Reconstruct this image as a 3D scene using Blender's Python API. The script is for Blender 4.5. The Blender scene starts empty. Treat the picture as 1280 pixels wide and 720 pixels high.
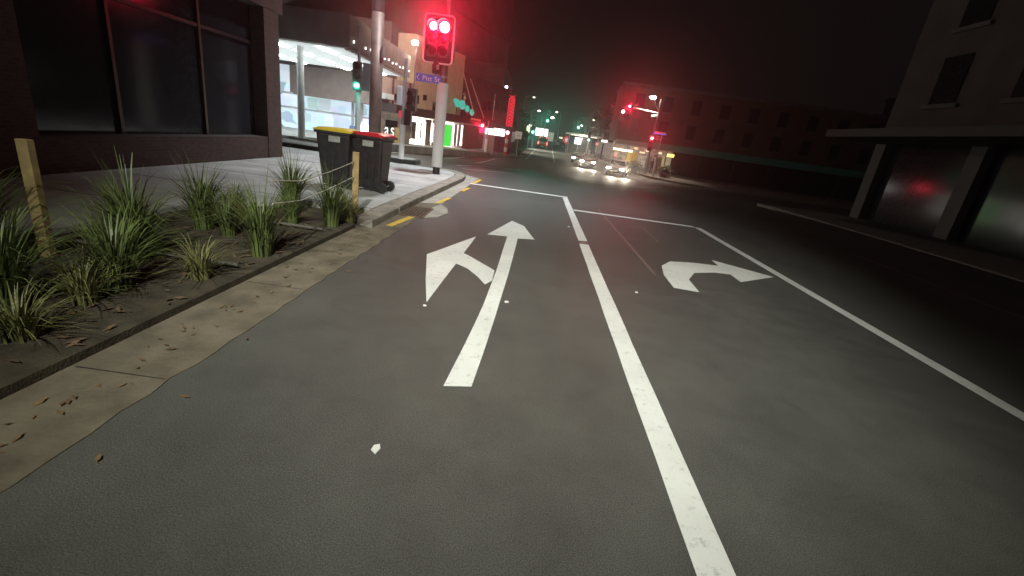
import bpy, bmesh, math, random
from mathutils import Vector, Matrix
random.seed(7)
S = bpy.context.scene
COL = S.collection
R = math.radians
PI = math.pi

# ------------------------------------------------------------------ camera frame
F, ROLL, HD, VP, CH = 560.0, R(8.1), 192.0, (676.0, 171.6), 1.5
_p = math.atan(HD / F)
UP = Vector((math.sin(ROLL) * math.cos(_p), math.cos(ROLL) * math.cos(_p), math.sin(_p)))
def _ray(u, v): return Vector(((u - 640) / F, (360 - v) / F, -1.0))
_y = _ray(*VP); _y = (_y - UP * _y.dot(UP)).normalized()
_x = _y.cross(UP)
M3 = Matrix((_x, _y, UP))                    # camera axes -> world axes
KS = [(-200, 0), (13, 0), (20, -.12), (34, -.9), (44, -1.0), (54, -1.0), (64, -.95), (95, -.57), (130, -.1), (200, .6), (300, 1.0), (900, 1.0)]
def zg(y):                                   # the street dips through the junction and climbs again
    for i in range(len(KS) - 1):
        (a, za), (b, zb) = KS[i], KS[i + 1]
        if y <= b:
            t = (y - a) / (b - a)
            m0 = 0 if i == 0 else (zb - KS[i - 1][1]) / (b - KS[i - 1][0]) * (b - a)
            m1 = 0 if i + 2 >= len(KS) else (KS[i + 2][1] - za) / (KS[i + 2][0] - a) * (b - a)
            if abs(zb - za) < 1e-6: return za
            t2, t3 = t * t, t * t * t
            return (2*t3 - 3*t2 + 1) * za + (t3 - 2*t2 + t) * m0 + (-2*t3 + 3*t2) * zb + (t3 - t2) * m1
    return 1.0
def at(u, v, Y):                             # point of the photograph at distance Y
    d = M3 @ _ray(u, v); return d * (Y / d.y) + Vector((0, 0, CH))
def xat(u, v, Y): return at(u, v, Y).x
def gp(u, v, dz=0.0):                        # point of the photograph on the ground
    d = M3 @ _ray(u, v)
    y = .5
    while y < 400:
        if CH + d.z / d.y * y < zg(y) + dz: break
        y += .02
    return Vector((d.x / d.y * y, y, zg(y) + dz))

# ------------------------------------------------------------------ materials
def mat(name, col, rough=.7, metal=0, noise=.12, scale=6., bump=0., emit=None, estr=0, spec=.5, fine=None, alpha=None):
    m = bpy.data.materials.new(name); m.use_nodes = True
    nt = m.node_tree; N = nt.nodes; L = nt.links
    b = N['Principled BSDF']
    b.inputs['Roughness'].default_value = rough; b.inputs['Metallic'].default_value = metal
    b.inputs['Specular IOR Level'].default_value = spec
    tc = N.new('ShaderNodeTexCoord')
    nz = N.new('ShaderNodeTexNoise'); nz.inputs['Scale'].default_value = scale; nz.inputs['Detail'].default_value = 6
    L.new(tc.outputs['Object'], nz.inputs['Vector'])
    rp = N.new('ShaderNodeValToRGB')
    rp.color_ramp.elements[0].position = .3; rp.color_ramp.elements[1].position = .7
    c = Vector(col)
    rp.color_ramp.elements[0].color = (*(c * (1 - noise)), 1); rp.color_ramp.elements[1].color = (*[min(1, q) for q in c * (1 + noise)], 1)
    L.new(nz.outputs['Fac'], rp.inputs['Fac']); L.new(rp.outputs['Color'], b.inputs['Base Color'])
    if bump:
        n2 = N.new('ShaderNodeTexNoise'); n2.inputs['Scale'].default_value = fine or scale * 8; n2.inputs['Detail'].default_value = 3
        L.new(tc.outputs['Object'], n2.inputs['Vector'])
        bp = N.new('ShaderNodeBump'); bp.inputs['Strength'].default_value = bump; bp.inputs['Distance'].default_value = .01
        L.new(n2.outputs['Fac'], bp.inputs['Height']); L.new(bp.outputs['Normal'], b.inputs['Normal'])
    if emit:
        b.inputs['Emission Color'].default_value = (*emit, 1); b.inputs['Emission Strength'].default_value = estr
    return m
def asphalt():
    m = bpy.data.materials.new('asphalt'); m.use_nodes = True
    nt = m.node_tree; N = nt.nodes; L = nt.links; b = N['Principled BSDF']
    tc = N.new('ShaderNodeTexCoord')
    def noise(s, d=4, r=.6):
        n = N.new('ShaderNodeTexNoise'); n.inputs['Scale'].default_value = s; n.inputs['Detail'].default_value = d; n.inputs['Roughness'].default_value = r
        L.new(tc.outputs['Object'], n.inputs['Vector']); return n
    big = noise(.35, 5); mid = noise(2.6, 5, .7); fine = noise(170, 2, .8)
    def ramp(src, a, b_, p0=.3, p1=.7):
        r = N.new('ShaderNodeValToRGB'); r.color_ramp.elements[0].position = p0; r.color_ramp.elements[1].position = p1
        r.color_ramp.elements[0].color = (*a, 1); r.color_ramp.elements[1].color = (*b_, 1); L.new(src.outputs['Fac'], r.inputs['Fac']); return r
    c1 = ramp(big, (.074, .073, .068), (.103, .101, .094))
    c2 = ramp(mid, (.82, .82, .82), (1.14, 1.14, 1.13), .28, .75)
    c3 = ramp(fine, (.42, .42, .42), (1.75, 1.75, 1.72), .35, .72)
    def mul(a, bb):
        x = N.new('ShaderNodeMix'); x.data_type = 'RGBA'; x.blend_type = 'MULTIPLY'; x.inputs['Factor'].default_value = 1
        L.new(a, x.inputs[6]); L.new(bb, x.inputs[7]); return x.outputs[2]
    o = mul(mul(c1.outputs['Color'], c2.outputs['Color']), c3.outputs['Color'])
    # tyre-polished wheel tracks, hairline cracks, oil spots
    sp = N.new('ShaderNodeSeparateXYZ'); L.new(tc.outputs['Object'], sp.inputs[0])
    def mth(op, a, b=None, c=None):
        n = N.new('ShaderNodeMath'); n.operation = op
        for i, q in enumerate((a, b, c)):
            if q is None: continue
            if isinstance(q, (int, float)): n.inputs[i].default_value = q
            else: L.new(q, n.inputs[i])
        return n.outputs[0]
    wob = mth('MULTIPLY_ADD', big.outputs['Fac'], .5, sp.outputs['X'])
    trk = mth('COSINE', mth('MULTIPLY', mth('ADD', wob, -.55), 2 * PI / 1.45))
    tr = mth('MULTIPLY_ADD', trk, -.055, .97)
    dst = N.new('ShaderNodeVectorMath'); dst.operation = 'MULTIPLY_ADD'; dst.inputs[1].default_value = (.7, .7, 0)
    L.new(mid.outputs['Color'], dst.inputs[0]); L.new(tc.outputs['Object'], dst.inputs[2])
    vo = N.new('ShaderNodeTexVoronoi'); vo.feature = 'DISTANCE_TO_EDGE'; vo.inputs['Scale'].default_value = .33; L.new(dst.outputs[0], vo.inputs['Vector'])
    ck = N.new('ShaderNodeMapRange'); ck.inputs['From Min'].default_value = 0; ck.inputs['From Max'].default_value = .004; ck.inputs['To Min'].default_value = .9; ck.inputs['To Max'].default_value = 1
    L.new(vo.outputs['Distance'], ck.inputs['Value'])
    ov = N.new('ShaderNodeTexVoronoi'); ov.inputs['Scale'].default_value = .55; L.new(dst.outputs[0], ov.inputs['Vector'])
    oi = N.new('ShaderNodeMapRange'); oi.inputs['From Min'].default_value = .03; oi.inputs['From Max'].default_value = .17; oi.inputs['To Min'].default_value = .9; oi.inputs['To Max'].default_value = 1
    L.new(ov.outputs['Distance'], oi.inputs['Value'])
    f_ = mth('MULTIPLY', mth('MULTIPLY', tr, ck.outputs['Result']), oi.outputs['Result'])
    cbn = N.new('ShaderNodeCombineXYZ')
    for i in range(3): L.new(f_, cbn.inputs[i])
    o = mul(o, cbn.outputs[0])
    L.new(o, b.inputs['Base Color'])
    rr = N.new('ShaderNodeMapRange'); rr.inputs['To Min'].default_value = .5; rr.inputs['To Max'].default_value = .72
    L.new(mid.outputs['Fac'], rr.inputs['Value']); L.new(rr.outputs['Result'], b.inputs['Roughness'])
    bp = N.new('ShaderNodeBump'); bp.inputs['Strength'].default_value = .3; bp.inputs['Distance'].default_value = .005
    L.new(fine.outputs['Fac'], bp.inputs['Height']); L.new(bp.outputs['Normal'], b.inputs['Normal'])
    return m
def worn_paint(name, col, wear=.42, under=(.075, .072, .066), scale=9):
    m = bpy.data.materials.new(name); m.use_nodes = True
    nt = m.node_tree; N = nt.nodes; L = nt.links; b = N['Principled BSDF']; b.inputs['Roughness'].default_value = .6
    tc = N.new('ShaderNodeTexCoord')
    n1 = N.new('ShaderNodeTexNoise'); n1.inputs['Scale'].default_value = scale; n1.inputs['Detail'].default_value = 8; n1.inputs['Roughness'].default_value = .75
    n2 = N.new('ShaderNodeTexNoise'); n2.inputs['Scale'].default_value = 120; n2.inputs['Detail'].default_value = 2
    L.new(tc.outputs['Object'], n1.inputs['Vector']); L.new(tc.outputs['Object'], n2.inputs['Vector'])
    ad = N.new('ShaderNodeMath'); ad.operation = 'MULTIPLY_ADD'; ad.inputs[1].default_value = .25; L.new(n2.outputs['Fac'], ad.inputs[0]); L.new(n1.outputs['Fac'], ad.inputs[2])
    r = N.new('ShaderNodeValToRGB'); e = r.color_ramp.elements
    e[0].position = wear - .06; e[1].position = wear + .12
    e[0].color = (*(Vector(under) * .5 + Vector(col) * .5), 1); e[1].color = (*col, 1)
    L.new(ad.outputs['Value'], r.inputs['Fac']); L.new(r.outputs['Color'], b.inputs['Base Color'])
    n3 = N.new('ShaderNodeTexNoise'); n3.inputs['Scale'].default_value = 1.7; n3.inputs['Detail'].default_value = 4; L.new(tc.outputs['Object'], n3.inputs['Vector'])
    m3 = N.new('ShaderNodeMapRange'); m3.inputs['From Min'].default_value = .35; m3.inputs['From Max'].default_value = .7; m3.inputs['To Min'].default_value = .84; m3.inputs['To Max'].default_value = 1.0; L.new(n3.outputs['Fac'], m3.inputs['Value'])
    mg = N.new('ShaderNodeMix'); mg.data_type = 'RGBA'; mg.blend_type = 'MULTIPLY'; mg.inputs['Factor'].default_value = 1
    L.new(r.outputs['Color'], mg.inputs[6]); L.new(m3.outputs['Result'], mg.inputs[7]); L.new(mg.outputs[2], b.inputs['Base Color'])
    bp = N.new('ShaderNodeBump'); bp.inputs['Strength'].default_value = .3; bp.inputs['Distance'].default_value = .004
    L.new(n2.outputs['Fac'], bp.inputs['Height']); L.new(bp.outputs['Normal'], b.inputs['Normal'])
    return m
def brick(name, c1, c2, mortar, scale=4.0):
    m = bpy.data.materials.new(name); m.use_nodes = True
    nt = m.node_tree; N = nt.nodes; L = nt.links; b = N['Principled BSDF']; b.inputs['Roughness'].default_value = .85
    tc = N.new('ShaderNodeTexCoord'); sp = N.new('ShaderNodeSeparateXYZ'); cb = N.new('ShaderNodeCombineXYZ')
    L.new(tc.outputs['Object'], sp.inputs[0])
    ad = N.new('ShaderNodeMath'); ad.operation = 'ADD'; L.new(sp.outputs['X'], ad.inputs[0]); L.new(sp.outputs['Y'], ad.inputs[1])
    L.new(ad.outputs[0], cb.inputs['X']); L.new(sp.outputs['Z'], cb.inputs['Y'])
    bk = N.new('ShaderNodeTexBrick'); bk.inputs['Scale'].default_value = scale
    bk.inputs['Color1'].default_value = (*c1, 1); bk.inputs['Color2'].default_value = (*c2, 1); bk.inputs['Mortar'].default_value = (*mortar, 1)
    L.new(cb.outputs[0], bk.inputs['Vector']); L.new(bk.outputs['Color'], b.inputs['Base Color'])
    return m
def glow(name, col, s):
    m = bpy.data.materials.new(name); m.use_nodes = True
    nt = m.node_tree; N = nt.nodes; L = nt.links; b = N['Principled BSDF']
    b.inputs['Base Color'].default_value = (*(Vector(col) * .5), 1); b.inputs['Roughness'].default_value = .4
    b.inputs['Emission Color'].default_value = (*col, 1); b.inputs['Emission Strength'].default_value = s
    return m
def shelves(name, strength, tint, scale=3., contrast=.6):
    """lit shop interior behind glass: bright goods on shelves"""
    m = bpy.data.materials.new(name); m.use_nodes = True
    nt = m.node_tree; N = nt.nodes; L = nt.links; b = N['Principled BSDF']; b.inputs['Roughness'].default_value = .3
    tc = N.new('ShaderNodeTexCoord')
    v = N.new('ShaderNodeTexVoronoi'); v.inputs['Scale'].default_value = scale; v.distance = 'CHEBYCHEV'
    L.new(tc.outputs['Object'], v.inputs['Vector'])
    mx = N.new('ShaderNodeMix'); mx.data_type = 'RGBA'; mx.blend_type = 'MIX'; mx.inputs['Factor'].default_value = contrast
    mx.inputs[6].default_value = (.8, .8, .8, 1)
    hs = N.new('ShaderNodeHueSaturation'); hs.inputs['Saturation'].default_value = .22; L.new(v.outputs['Color'], hs.inputs['Color'])
    L.new(hs.outputs['Color'], mx.inputs[7])
    ml = N.new('ShaderNodeMix'); ml.data_type = 'RGBA'; ml.blend_type = 'MULTIPLY'; ml.inputs['Factor'].default_value = 1; ml.inputs[7].default_value = (*tint, 1)
    L.new(mx.outputs[2], ml.inputs[6])
    L.new(ml.outputs[2], b.inputs['Base Color']); L.new(ml.outputs[2], b.inputs['Emission Color']); b.inputs['Emission Strength'].default_value = strength
    return m

MA = asphalt()
W_PAINT = worn_paint('white_road_paint', (.74, .75, .73), .46, scale=16)
Y_PAINT = worn_paint('yellow_road_paint', (.72, .48, .06), .5)
GHOST = worn_paint('faded_marking', (.2, .15, .14), .5, scale=5)
CONC = mat('concrete', (.33, .31, .27), .85, noise=.22, scale=3, bump=.4)
DIRT = mat('dirty_concrete', (.14, .118, .085), .9, noise=.35, scale=4, bump=.5)
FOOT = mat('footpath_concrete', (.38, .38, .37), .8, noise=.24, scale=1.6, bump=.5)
STONE = mat('kerb_stone', (.25, .225, .19), .85, noise=.3, scale=5, bump=.6)
DARKK = mat('black_kerb_paint', (.03, .035, .032), .6, noise=.3)
SOIL = mat('soil', (.05, .04, .025), 1, noise=.4, scale=8, bump=.8)
LEAF = mat('grass_leaf', (.09, .12, .035), .5, noise=.4, scale=5)
LEAF2 = mat('tree_leaf', (.04, .065, .02), .6, noise=.45, scale=2)
BARK = mat('bark', (.07, .055, .045), .9, noise=.3, scale=6, bump=.6)
BINB = mat('black_plastic', (.017, .017, .018), .5, noise=.5, scale=9, bump=.15)
REDL = mat('red_plastic', (.5, .02, .03), .4, noise=.1)
YELL = mat('yellow_plastic', (.7, .5, .04), .4, noise=.1)
WOOD = mat('stake_wood', (.32, .23, .1), .8, noise=.3, scale=12, bump=.3)
STEEL = mat('galvanised_steel', (.36, .36, .37), .4, .6, noise=.15, scale=5)
RUST = mat('weathered_steel', (.2, .15, .13), .55, .3, noise=.3, scale=4)
WHITE = mat('white_enamel', (.72, .73, .72), .45, noise=.06, scale=3)
BLACK = mat('black_paint', (.02, .02, .021), .45, noise=.2)
HOUS = mat('signal_grey', (.09, .1, .11), .5, noise=.15)
REFL = mat('white_reflective', (.85, .85, .85), .4, noise=.03)
BLUE = mat('sign_blue', (.06, .2, .9), .45, noise=.05)
GLASSD = mat('dark_glass', (.02, .022, .026), .12, noise=.1)
RED_E = glow('red_signal', (1, .01, .06), 5)
RED_C = glow('red_glare_core', (1, .62, .66), 9)
GRN_C = glow('green_glare_core', (.55, 1, .9), 6)
RED_F = glow('red_signal_far', (1, .012, .07), 4)
GRN_E = glow('green_signal', (.0, .75, .42), 1.6)
GRN_F = glow('green_signal_far', (.0, .8, .46), 2.2)
LAMP_E = glow('street_lamp_led', (1, .93, .78), 60)
LAMPF_E = glow('street_lamp_far', (1, .95, .82), 16)
WHT_E = glow('white_tube', (.9, 1, .98), 20)
SHOP_E = glow('white_lightbox', (1, .96, .86), 3.5)
WARM_E = glow('warm_lightbox', (1, .86, .55), 3.5)
HEAD_E = glow('headlight', (1, .93, .78), 42)
UNLIT = mat('unlit_lens', (.03, .01, .01), .25, noise=.1)

# ------------------------------------------------------------------ mesh builder
class MB:
    def __init__(s): s.bm = bmesh.new(); s.smooth = False
    def box(s, c, d, rot=(0, 0, 0), taper=None):
        g = bmesh.ops.create_cube(s.bm, size=1)
        for v in g['verts']:
            if taper and v.co.z < 0: v.co.x *= taper; v.co.y *= taper
            v.co = Vector((v.co.x * d[0], v.co.y * d[1], v.co.z * d[2]))
        mm = Matrix.Translation(c) @ Matrix.Rotation(rot[2], 4, 'Z') @ Matrix.Rotation(rot[1], 4, 'Y') @ Matrix.Rotation(rot[0], 4, 'X')
        bmesh.ops.transform(s.bm, matrix=mm, verts=g['verts']); return s
    def bx(s, x0, x1, y0, y1, z0, z1): return s.box(((x0+x1)/2, (y0+y1)/2, (z0+z1)/2), (abs(x1-x0), abs(y1-y0), abs(z1-z0)))
    def tube(s, p0, p1, r0, r1=None, n=12, caps=True):
        p0, p1 = Vector(p0), Vector(p1); r1 = r0 if r1 is None else r1
        d = p1 - p0
        g = bmesh.ops.create_cone(s.bm, cap_ends=caps, segments=n, radius1=r0, radius2=r1, depth=d.length)
        mm = Matrix.Translation((p0 + p1) / 2) @ d.to_track_quat('Z', 'Y').to_matrix().to_4x4()
        bmesh.ops.transform(s.bm, matrix=mm, verts=g['verts']); return s
    def path(s, pts, r, n=6):
        for a, b in zip(pts, pts[1:]): s.tube(a, b, r, r, n)
        return s
    def ball(s, c, r, sc=(1, 1, 1), n=12):
        g = bmesh.ops.create_uvsphere(s.bm, u_segments=n, v_segments=max(6, n // 2 + 2), radius=r)
        for v in g['verts']: v.co = Vector((v.co.x * sc[0], v.co.y * sc[1], v.co.z * sc[2])) + Vector(c)
        return s
    def face(s, pts):
        s.bm.faces.new([s.bm.verts.new(p) for p in pts]); return s
    def prism(s, poly, z0, z1):                # poly (x,y) counter-clockwise; z0,z1 numbers or functions of (x,y)
        f0 = z0 if callable(z0) else (lambda x, y: z0); f1 = z1 if callable(z1) else (lambda x, y: z1)
        lo = [s.bm.verts.new((x, y, f0(x, y))) for x, y in poly]; hi = [s.bm.verts.new((x, y, f1(x, y))) for x, y in poly]
        n = len(poly)
        s.bm.faces.new(hi); s.bm.faces.new(lo[::-1])
        for i in range(n): s.bm.faces.new((lo[i], lo[(i+1) % n], hi[(i+1) % n], hi[i]))
        return s
    def extr(s, prof, y0, y1):                 # profile in (x,z) pushed along y
        a = [s.bm.verts.new((x, y0, z)) for x, z in prof]; b = [s.bm.verts.new((x, y1, z)) for x, z in prof]
        n = len(prof); s.bm.faces.new(a); s.bm.faces.new(b[::-1])
        for i in range(n): s.bm.faces.new((a[(i+1) % n], a[i], b[i], b[(i+1) % n]))
        return s
    def build(s, name, m, parent=None, bevel=0, smooth=False):
        bmesh.ops.recalc_face_normals(s.bm, faces=s.bm.faces)
        me = bpy.data.meshes.new(name); s.bm.to_mesh(me); s.bm.free()
        o = bpy.data.objects.new(name, me); COL.objects.link(o); me.materials.append(m)
        if parent: o.parent = parent
        if smooth:
            for p in me.polygons: p.use_smooth = True
        if bevel:
            bv = o.modifiers.new('b', 'BEVEL'); bv.width = bevel; bv.segments = 2; bv.limit_method = 'ANGLE'
        return o
def tag(o, label, cat, group=None):
    o['label'] = label; o['category'] = cat
    if group: o['group'] = group
    return o
def struct(o): o['kind'] = 'structure'; return o
def thing(name, label, cat, loc=(0, 0, 0), rz=0, group=None):
    o = bpy.data.objects.new(name, None); COL.objects.link(o); o.location = loc; o.rotation_euler = (0, 0, rz); o.empty_display_size = .2
    return tag(o, label, cat, group)
def copy_tree(o, parent=None):
    c = o.copy(); COL.objects.link(c)
    if parent: c.parent = parent
    for ch in [q for q in bpy.data.objects if q.parent == o]: copy_tree(ch, c)
    return c
def text(name, s, size, m, parent, mtx, ext=.003):
    cu = bpy.data.curves.new(name, 'FONT'); cu.body = s; cu.size = size; cu.extrude = ext; cu.align_x = 'CENTER'; cu.align_y = 'CENTER'; cu.space_character = 1.06
    t = bpy.data.objects.new('t', cu); COL.objects.link(t)
    dg = bpy.context.evaluated_depsgraph_get(); me = bpy.data.meshes.new_from_object(t.evaluated_get(dg))
    bpy.data.objects.remove(t)
    me.transform(mtx); me.materials.clear(); me.materials.append(m)
    o = bpy.data.objects.new(name, me); COL.objects.link(o); o.parent = parent; return o
FRONT = Matrix.Rotation(PI/2, 4, 'X')          # text standing up, read from -Y
def light(name, kind, loc, power, col, parent=None, target=None, size=.15, spot=None, blend=.5):
    l = bpy.data.lights.new(name, kind); l.energy = power; l.color = col
    if kind in ('POINT', 'SPOT'): l.shadow_soft_size = size
    if kind == 'SPOT': l.spot_size = R(spot); l.spot_blend = blend
    o = bpy.data.objects.new(name, l); COL.objects.link(o); o.location = loc
    if target is not None: o.rotation_euler = (Vector(target) - Vector(loc)).to_track_quat('-Z', 'Y').to_euler()
    return o
def local(root, u, v, y=0.0):                  # photograph point on the plane y of a thing's own axes -> (x, z)
    m = Matrix.Translation(root.location) @ root.rotation_euler.to_matrix().to_4x4(); mi = m.inverted()
    o = mi @ Vector((0, 0, CH)); d = mi.to_3x3() @ (M3 @ _ray(u, v))
    t = (y - o.y) / d.y; q = o + d * t; return q.x, q.z

# ================================================================== GROUND
rows = sorted(set([-60, -30, -15, -8] + [i * .5 for i in range(-8, 40)] + [20 + i for i in range(0, 50)] + [70 + 4 * i for i in range(0, 35)] + [220, 260, 300, 400, 600, 900]))
xs = [-600, -250, -120, -60, -35, -20, -12, -8, -5, -3, -1.5, 0, 1.5, 3, 5, 8, 12, 20, 35, 60, 120, 250, 600]
g = MB(); grid = [[g.bm.verts.new((x, y, zg(y))) for x in xs] for y in rows]
for j in range(len(rows) - 1):
    for i in range(len(xs) - 1): g.bm.faces.new((grid[j][i], grid[j][i+1], grid[j+1][i+1], grid[j+1][i]))
road = struct(g.build('road', MA))

def jag(poly, amp=.0028, n=9):                  # hand-laid edges are never ruler straight
    out = []
    for a, b in zip(poly, poly[1:] + poly[:1]):
        a, b = Vector(a), Vector(b)
        k = max(1, int((b - a).length / .4))
        for i in range(k):
            p = a.lerp(b, i / k)
            if i: p += Vector((random.uniform(-amp, amp), random.uniform(-amp, amp)))
            out.append(tuple(p))
    return out
def sheet(polys, name, m, parent, dz=.004, step=.6):
    """flat marking following the road: each polygon cut into strips along Y"""
    b = MB()
    for poly in polys:
        f = b.bm.faces.new([b.bm.verts.new((x, y, 0)) for x, y in (jag(poly) if m is W_PAINT else poly)])
    y0 = min(v.co.y for v in b.bm.verts); y1 = max(v.co.y for v in b.bm.verts)
    y = math.floor(y0) + step
    while y < y1:
        bmesh.ops.bisect_plane(b.bm, geom=b.bm.verts[:] + b.bm.edges[:] + b.bm.faces[:], plane_co=(0, y, 0), plane_no=(0, 1, 0)); y += step
    for f in b.bm.faces:
        if f.normal.z < 0: f.normal_flip()
    for v in b.bm.verts: v.co.z = zg(v.co.y) + dz
    me = bpy.data.meshes.new(name); b.bm.to_mesh(me); b.bm.free(); me.materials.append(m)
    o = bpy.data.objects.new(name, me); COL.objects.link(o); o.parent = parent; return o
def strip(p, q, w):
    p, q = Vector(p[:2]), Vector(q[:2]); n = (q - p).orthogonal().normalized() * w / 2
    return [tuple(p + n), tuple(p - n), tuple(q - n), tuple(q + n)]
def pg(pts): return [tuple(gp(u, v)[:2]) for u, v in pts]

# road markings (painted on the road)
arrow = [[(554, 483.5), (589, 486), (606, 437), (620, 393), (634, 348), (644, 311), (647, 298.5), (668, 300), (655, 283), (640, 276.5), (609, 293.5), (634, 296), (621, 337), (604, 382), (578, 437)]]
sheet([pg(a) for a in arrow], 'direction_arrow', W_PAINT, road, .004)
sheet([pg([(595, 296), (574, 325), (533, 379), (532, 350), (533.5, 318.5)])], 'direction_arrow', W_PAINT, road, .0035)
sheet([pg([(578, 317), (583, 319), (598, 327), (618, 339), (615, 352), (606, 357), (596, 346), (584, 336.5), (568.5, 330)])], 'direction_arrow', W_PAINT, road, .0065)
# right-turn arrow in the next lane
ta = [(1.86, 5.25), (2.16, 5.22), (2.2, 5.75), (2.4, 6.15), (2.75, 6.35), (3.0, 6.38), (3.0, 6.02), (3.75, 6.62), (3.02, 7.2), (3.0, 6.84), (2.6, 6.8), (2.2, 6.66), (1.98, 6.3), (1.88, 5.8)]
sheet([ta], 'direction_arrow', W_PAINT, road)
e0, e1 = gp(705, 246), gp(842, 563)
lx = .88
sheet([[(.83, -3), (1.0, -3), (.995, 7.0), (.845, 6.98)], [(.85, 7.2), (1.0, 7.25), (.985, 12.75), (.845, 12.7)]], 'lane_line', W_PAINT, road)
sheet([[(.86, 6.98), (.985, 7.0), (.98, 7.2), (.87, 7.2)]], 'lane_line', GHOST, road, .003)
sheet([[(3.85, -6), (4.0, -6), (4.0, 10.6), (3.85, 10.6)]], 'lane_line', W_PAINT, road)
sheet([[(7.1, -6), (7.22, -6), (7.22, 10), (7.1, 10)]], 'lane_line', GHOST, road)
p, q = gp(586, 231), gp(706, 245.5)
sheet([[(p.x, 12.72), (.99, 12.75), (.99, 12.97), (p.x, 12.94)]], 'stop_line', W_PAINT, road, .006)
sheet([[(1.0, 10.46), (3.85, 10.55), (3.85, 10.74), (1.0, 10.64)]], 'stop_line', W_PAINT, road, .006)
for a, b_ in (((486, 283.5), (515, 271.5)), ((546, 254.5), (562, 248)), ((577, 239.5), (586, 235.5)), ((592, 229.5), (601, 225))):
    P0, P1 = gp(*a), gp(*b_); sheet([strip(P0, P1, .1)], 'no_parking_dash', Y_PAINT, road, .01)
# ghost marks of removed lines
sheet([strip(gp(748, 262), gp(819, 344), .045)], 'faded_line', GHOST, road, .003)
for a, b_ in (((782, 283), (803, 284.5)), ((803, 284.5), (823, 303)), ((775, 298), (797, 300))):
    sheet([strip(gp(*a), gp(*b_), .035)], 'faded_line', GHOST, road, .003)
# lines crossing the junction
for a, b_, w in (((555, 198), (587, 194.5), .12), ((595, 203.5), (619, 198.5), .14), ((571, 207), (650, 212), .12), ((578, 211), (640, 217), .1), ((735, 228), (828, 234), .1), ((484, 190.5), (506, 187.5), .12)):
    sheet([strip(gp(*a), gp(*b_), w)], 'crossing_line', W_PAINT, road)
sheet([strip(gp(693, 203), gp(690, 184), .12)], 'lane_line', W_PAINT, road)
sheet([strip(gp(731, 205), gp(707, 184), .14)], 'lane_line', W_PAINT, road)
sheet([strip(gp(657, 199), gp(669, 187), .12)], 'lane_line', W_PAINT, road)
# small pale scraps on the asphalt
b = MB()
for u, v, r in ((470, 562, .03), (633, 378, .022), (530, 383, .02), (711, 284, .03), (795, 366, .02)):
    c = gp(u, v); b.prism([(c.x + r * random.uniform(.5, 1.2) * math.cos(a * 1.2566), c.y + r * 1.3 * random.uniform(.5, 1.2) * math.sin(a * 1.2566)) for a in range(5)], .003, .009)
b.build('paint_scrap', W_PAINT, road)

# ================================================================== NEAR LEFT FOOTPATH, KERB, GUTTER, GARDEN
def zf(h): return lambda x, y: zg(y) + h
kerb_out = [(-2.13, 6.0), (-2.12, 8.5), (-2.06, 11.0), (-2.02, 13.2), (-2.12, 14.1), (-2.5, 14.75), (-3.2, 15.05)]
kerb_in = [(-2.42, 6.15), (-2.40, 8.5), (-2.34, 11.0), (-2.30, 13.1), (-2.38, 13.8), (-2.66, 14.35), (-3.2, 14.62)]
b = MB()
for i in range(len(kerb_out) - 1):             # separate worn stones with open joints
    o0, o1, i0, i1 = [Vector(v) for v in (kerb_out[i], kerb_out[i+1], kerb_in[i], kerb_in[i+1])]
    n = max(1, int((o1 - o0).length / 1.1))
    for k in range(n):
        t0, t1 = k / n + .006, (k + 1) / n - .006
        h = .125 + random.uniform(-.008, .006)
        b.prism([tuple(o0.lerp(o1, t0)), tuple(o0.lerp(o1, t1)), tuple(i0.lerp(i1, t1)), tuple(i0.lerp(i1, t0))], zf(-.1), zf(h))
struct(b.build('kerb', STONE, bevel=.018))
b = MB(); b.prism([(-2.43, 6.75), (-2.41, 8.5), (-2.35, 11.0), (-2.31, 13.1), (-2.39, 13.8), (-2.67, 14.35), (-3.2, 14.6), (-30, 14.6), (-30, -14), (-4.3, -14), (-4.3, 5.9), (-3.4, 6.75)], zf(-.2), zf(.115))
struct(b.build('footpath', FOOT))
b = MB()                                       # gutter channel, dirty towards the garden
b.prism([(-2.13, 15.0), (-3.0, 15.6), (-1.75, 14.6), (-1.74, 8.8), (-2.12, 8.6)][::-1], zf(-.1), zf(.005))
struct(b.build('gutter', CONC))
b = MB(); b.prism([(-1.74, 8.79), (-1.52, 8.35), (-1.46, 7.85), (-1.62, 7.25), (-1.8, 7.1), *[(-1.79 + random.uniform(-.02, .02), 7.0 - .16 * k) for k in range(94)], (-1.8, -8), (-3.2, -8), (-3.0, 5.9), (-2.14, 6.0), (-2.12, 8.59)][::-1], zf(-.1), zf(.0065))
struct(b.build('gutter', DIRT))
b = MB(); b.prism([(-1.70, 7.2), (-1.52, 7.45), (-1.44, 7.9), (-1.54, 8.35), (-1.74, 8.72), (-1.80, 8.3), (-1.76, 7.3)][::1], zf(-.1), zf(.008))
struct(b.build('gutter_apron', CONC))
b = MB(); rnd = random.Random(5)
for _ in range(170):
    x, y = (rnd.gauss(-2.06, .07), rnd.uniform(-2, 6.0)) if rnd.random() < .6 else (rnd.uniform(-2.35, -1.55), rnd.uniform(-2, 8.5))
    a = rnd.uniform(0, 6.3); l_ = rnd.uniform(.012, .035); w_ = l_ * .4; d = Vector((math.cos(a), math.sin(a), rnd.uniform(-.2, .3))); n_ = Vector((-d.y, d.x, rnd.uniform(-.3, .3))); p_ = Vector((x, y, zg(y) + .016))
    b.face([p_ - d * l_, p_ + n_ * w_, p_ + d * l_, p_ - n_ * w_])
o = b.build('leaf_litter', mat('dead_leaf', (.16, .1, .045), .8, noise=.5, scale=12)); o['kind'] = 'stuff'
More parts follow.
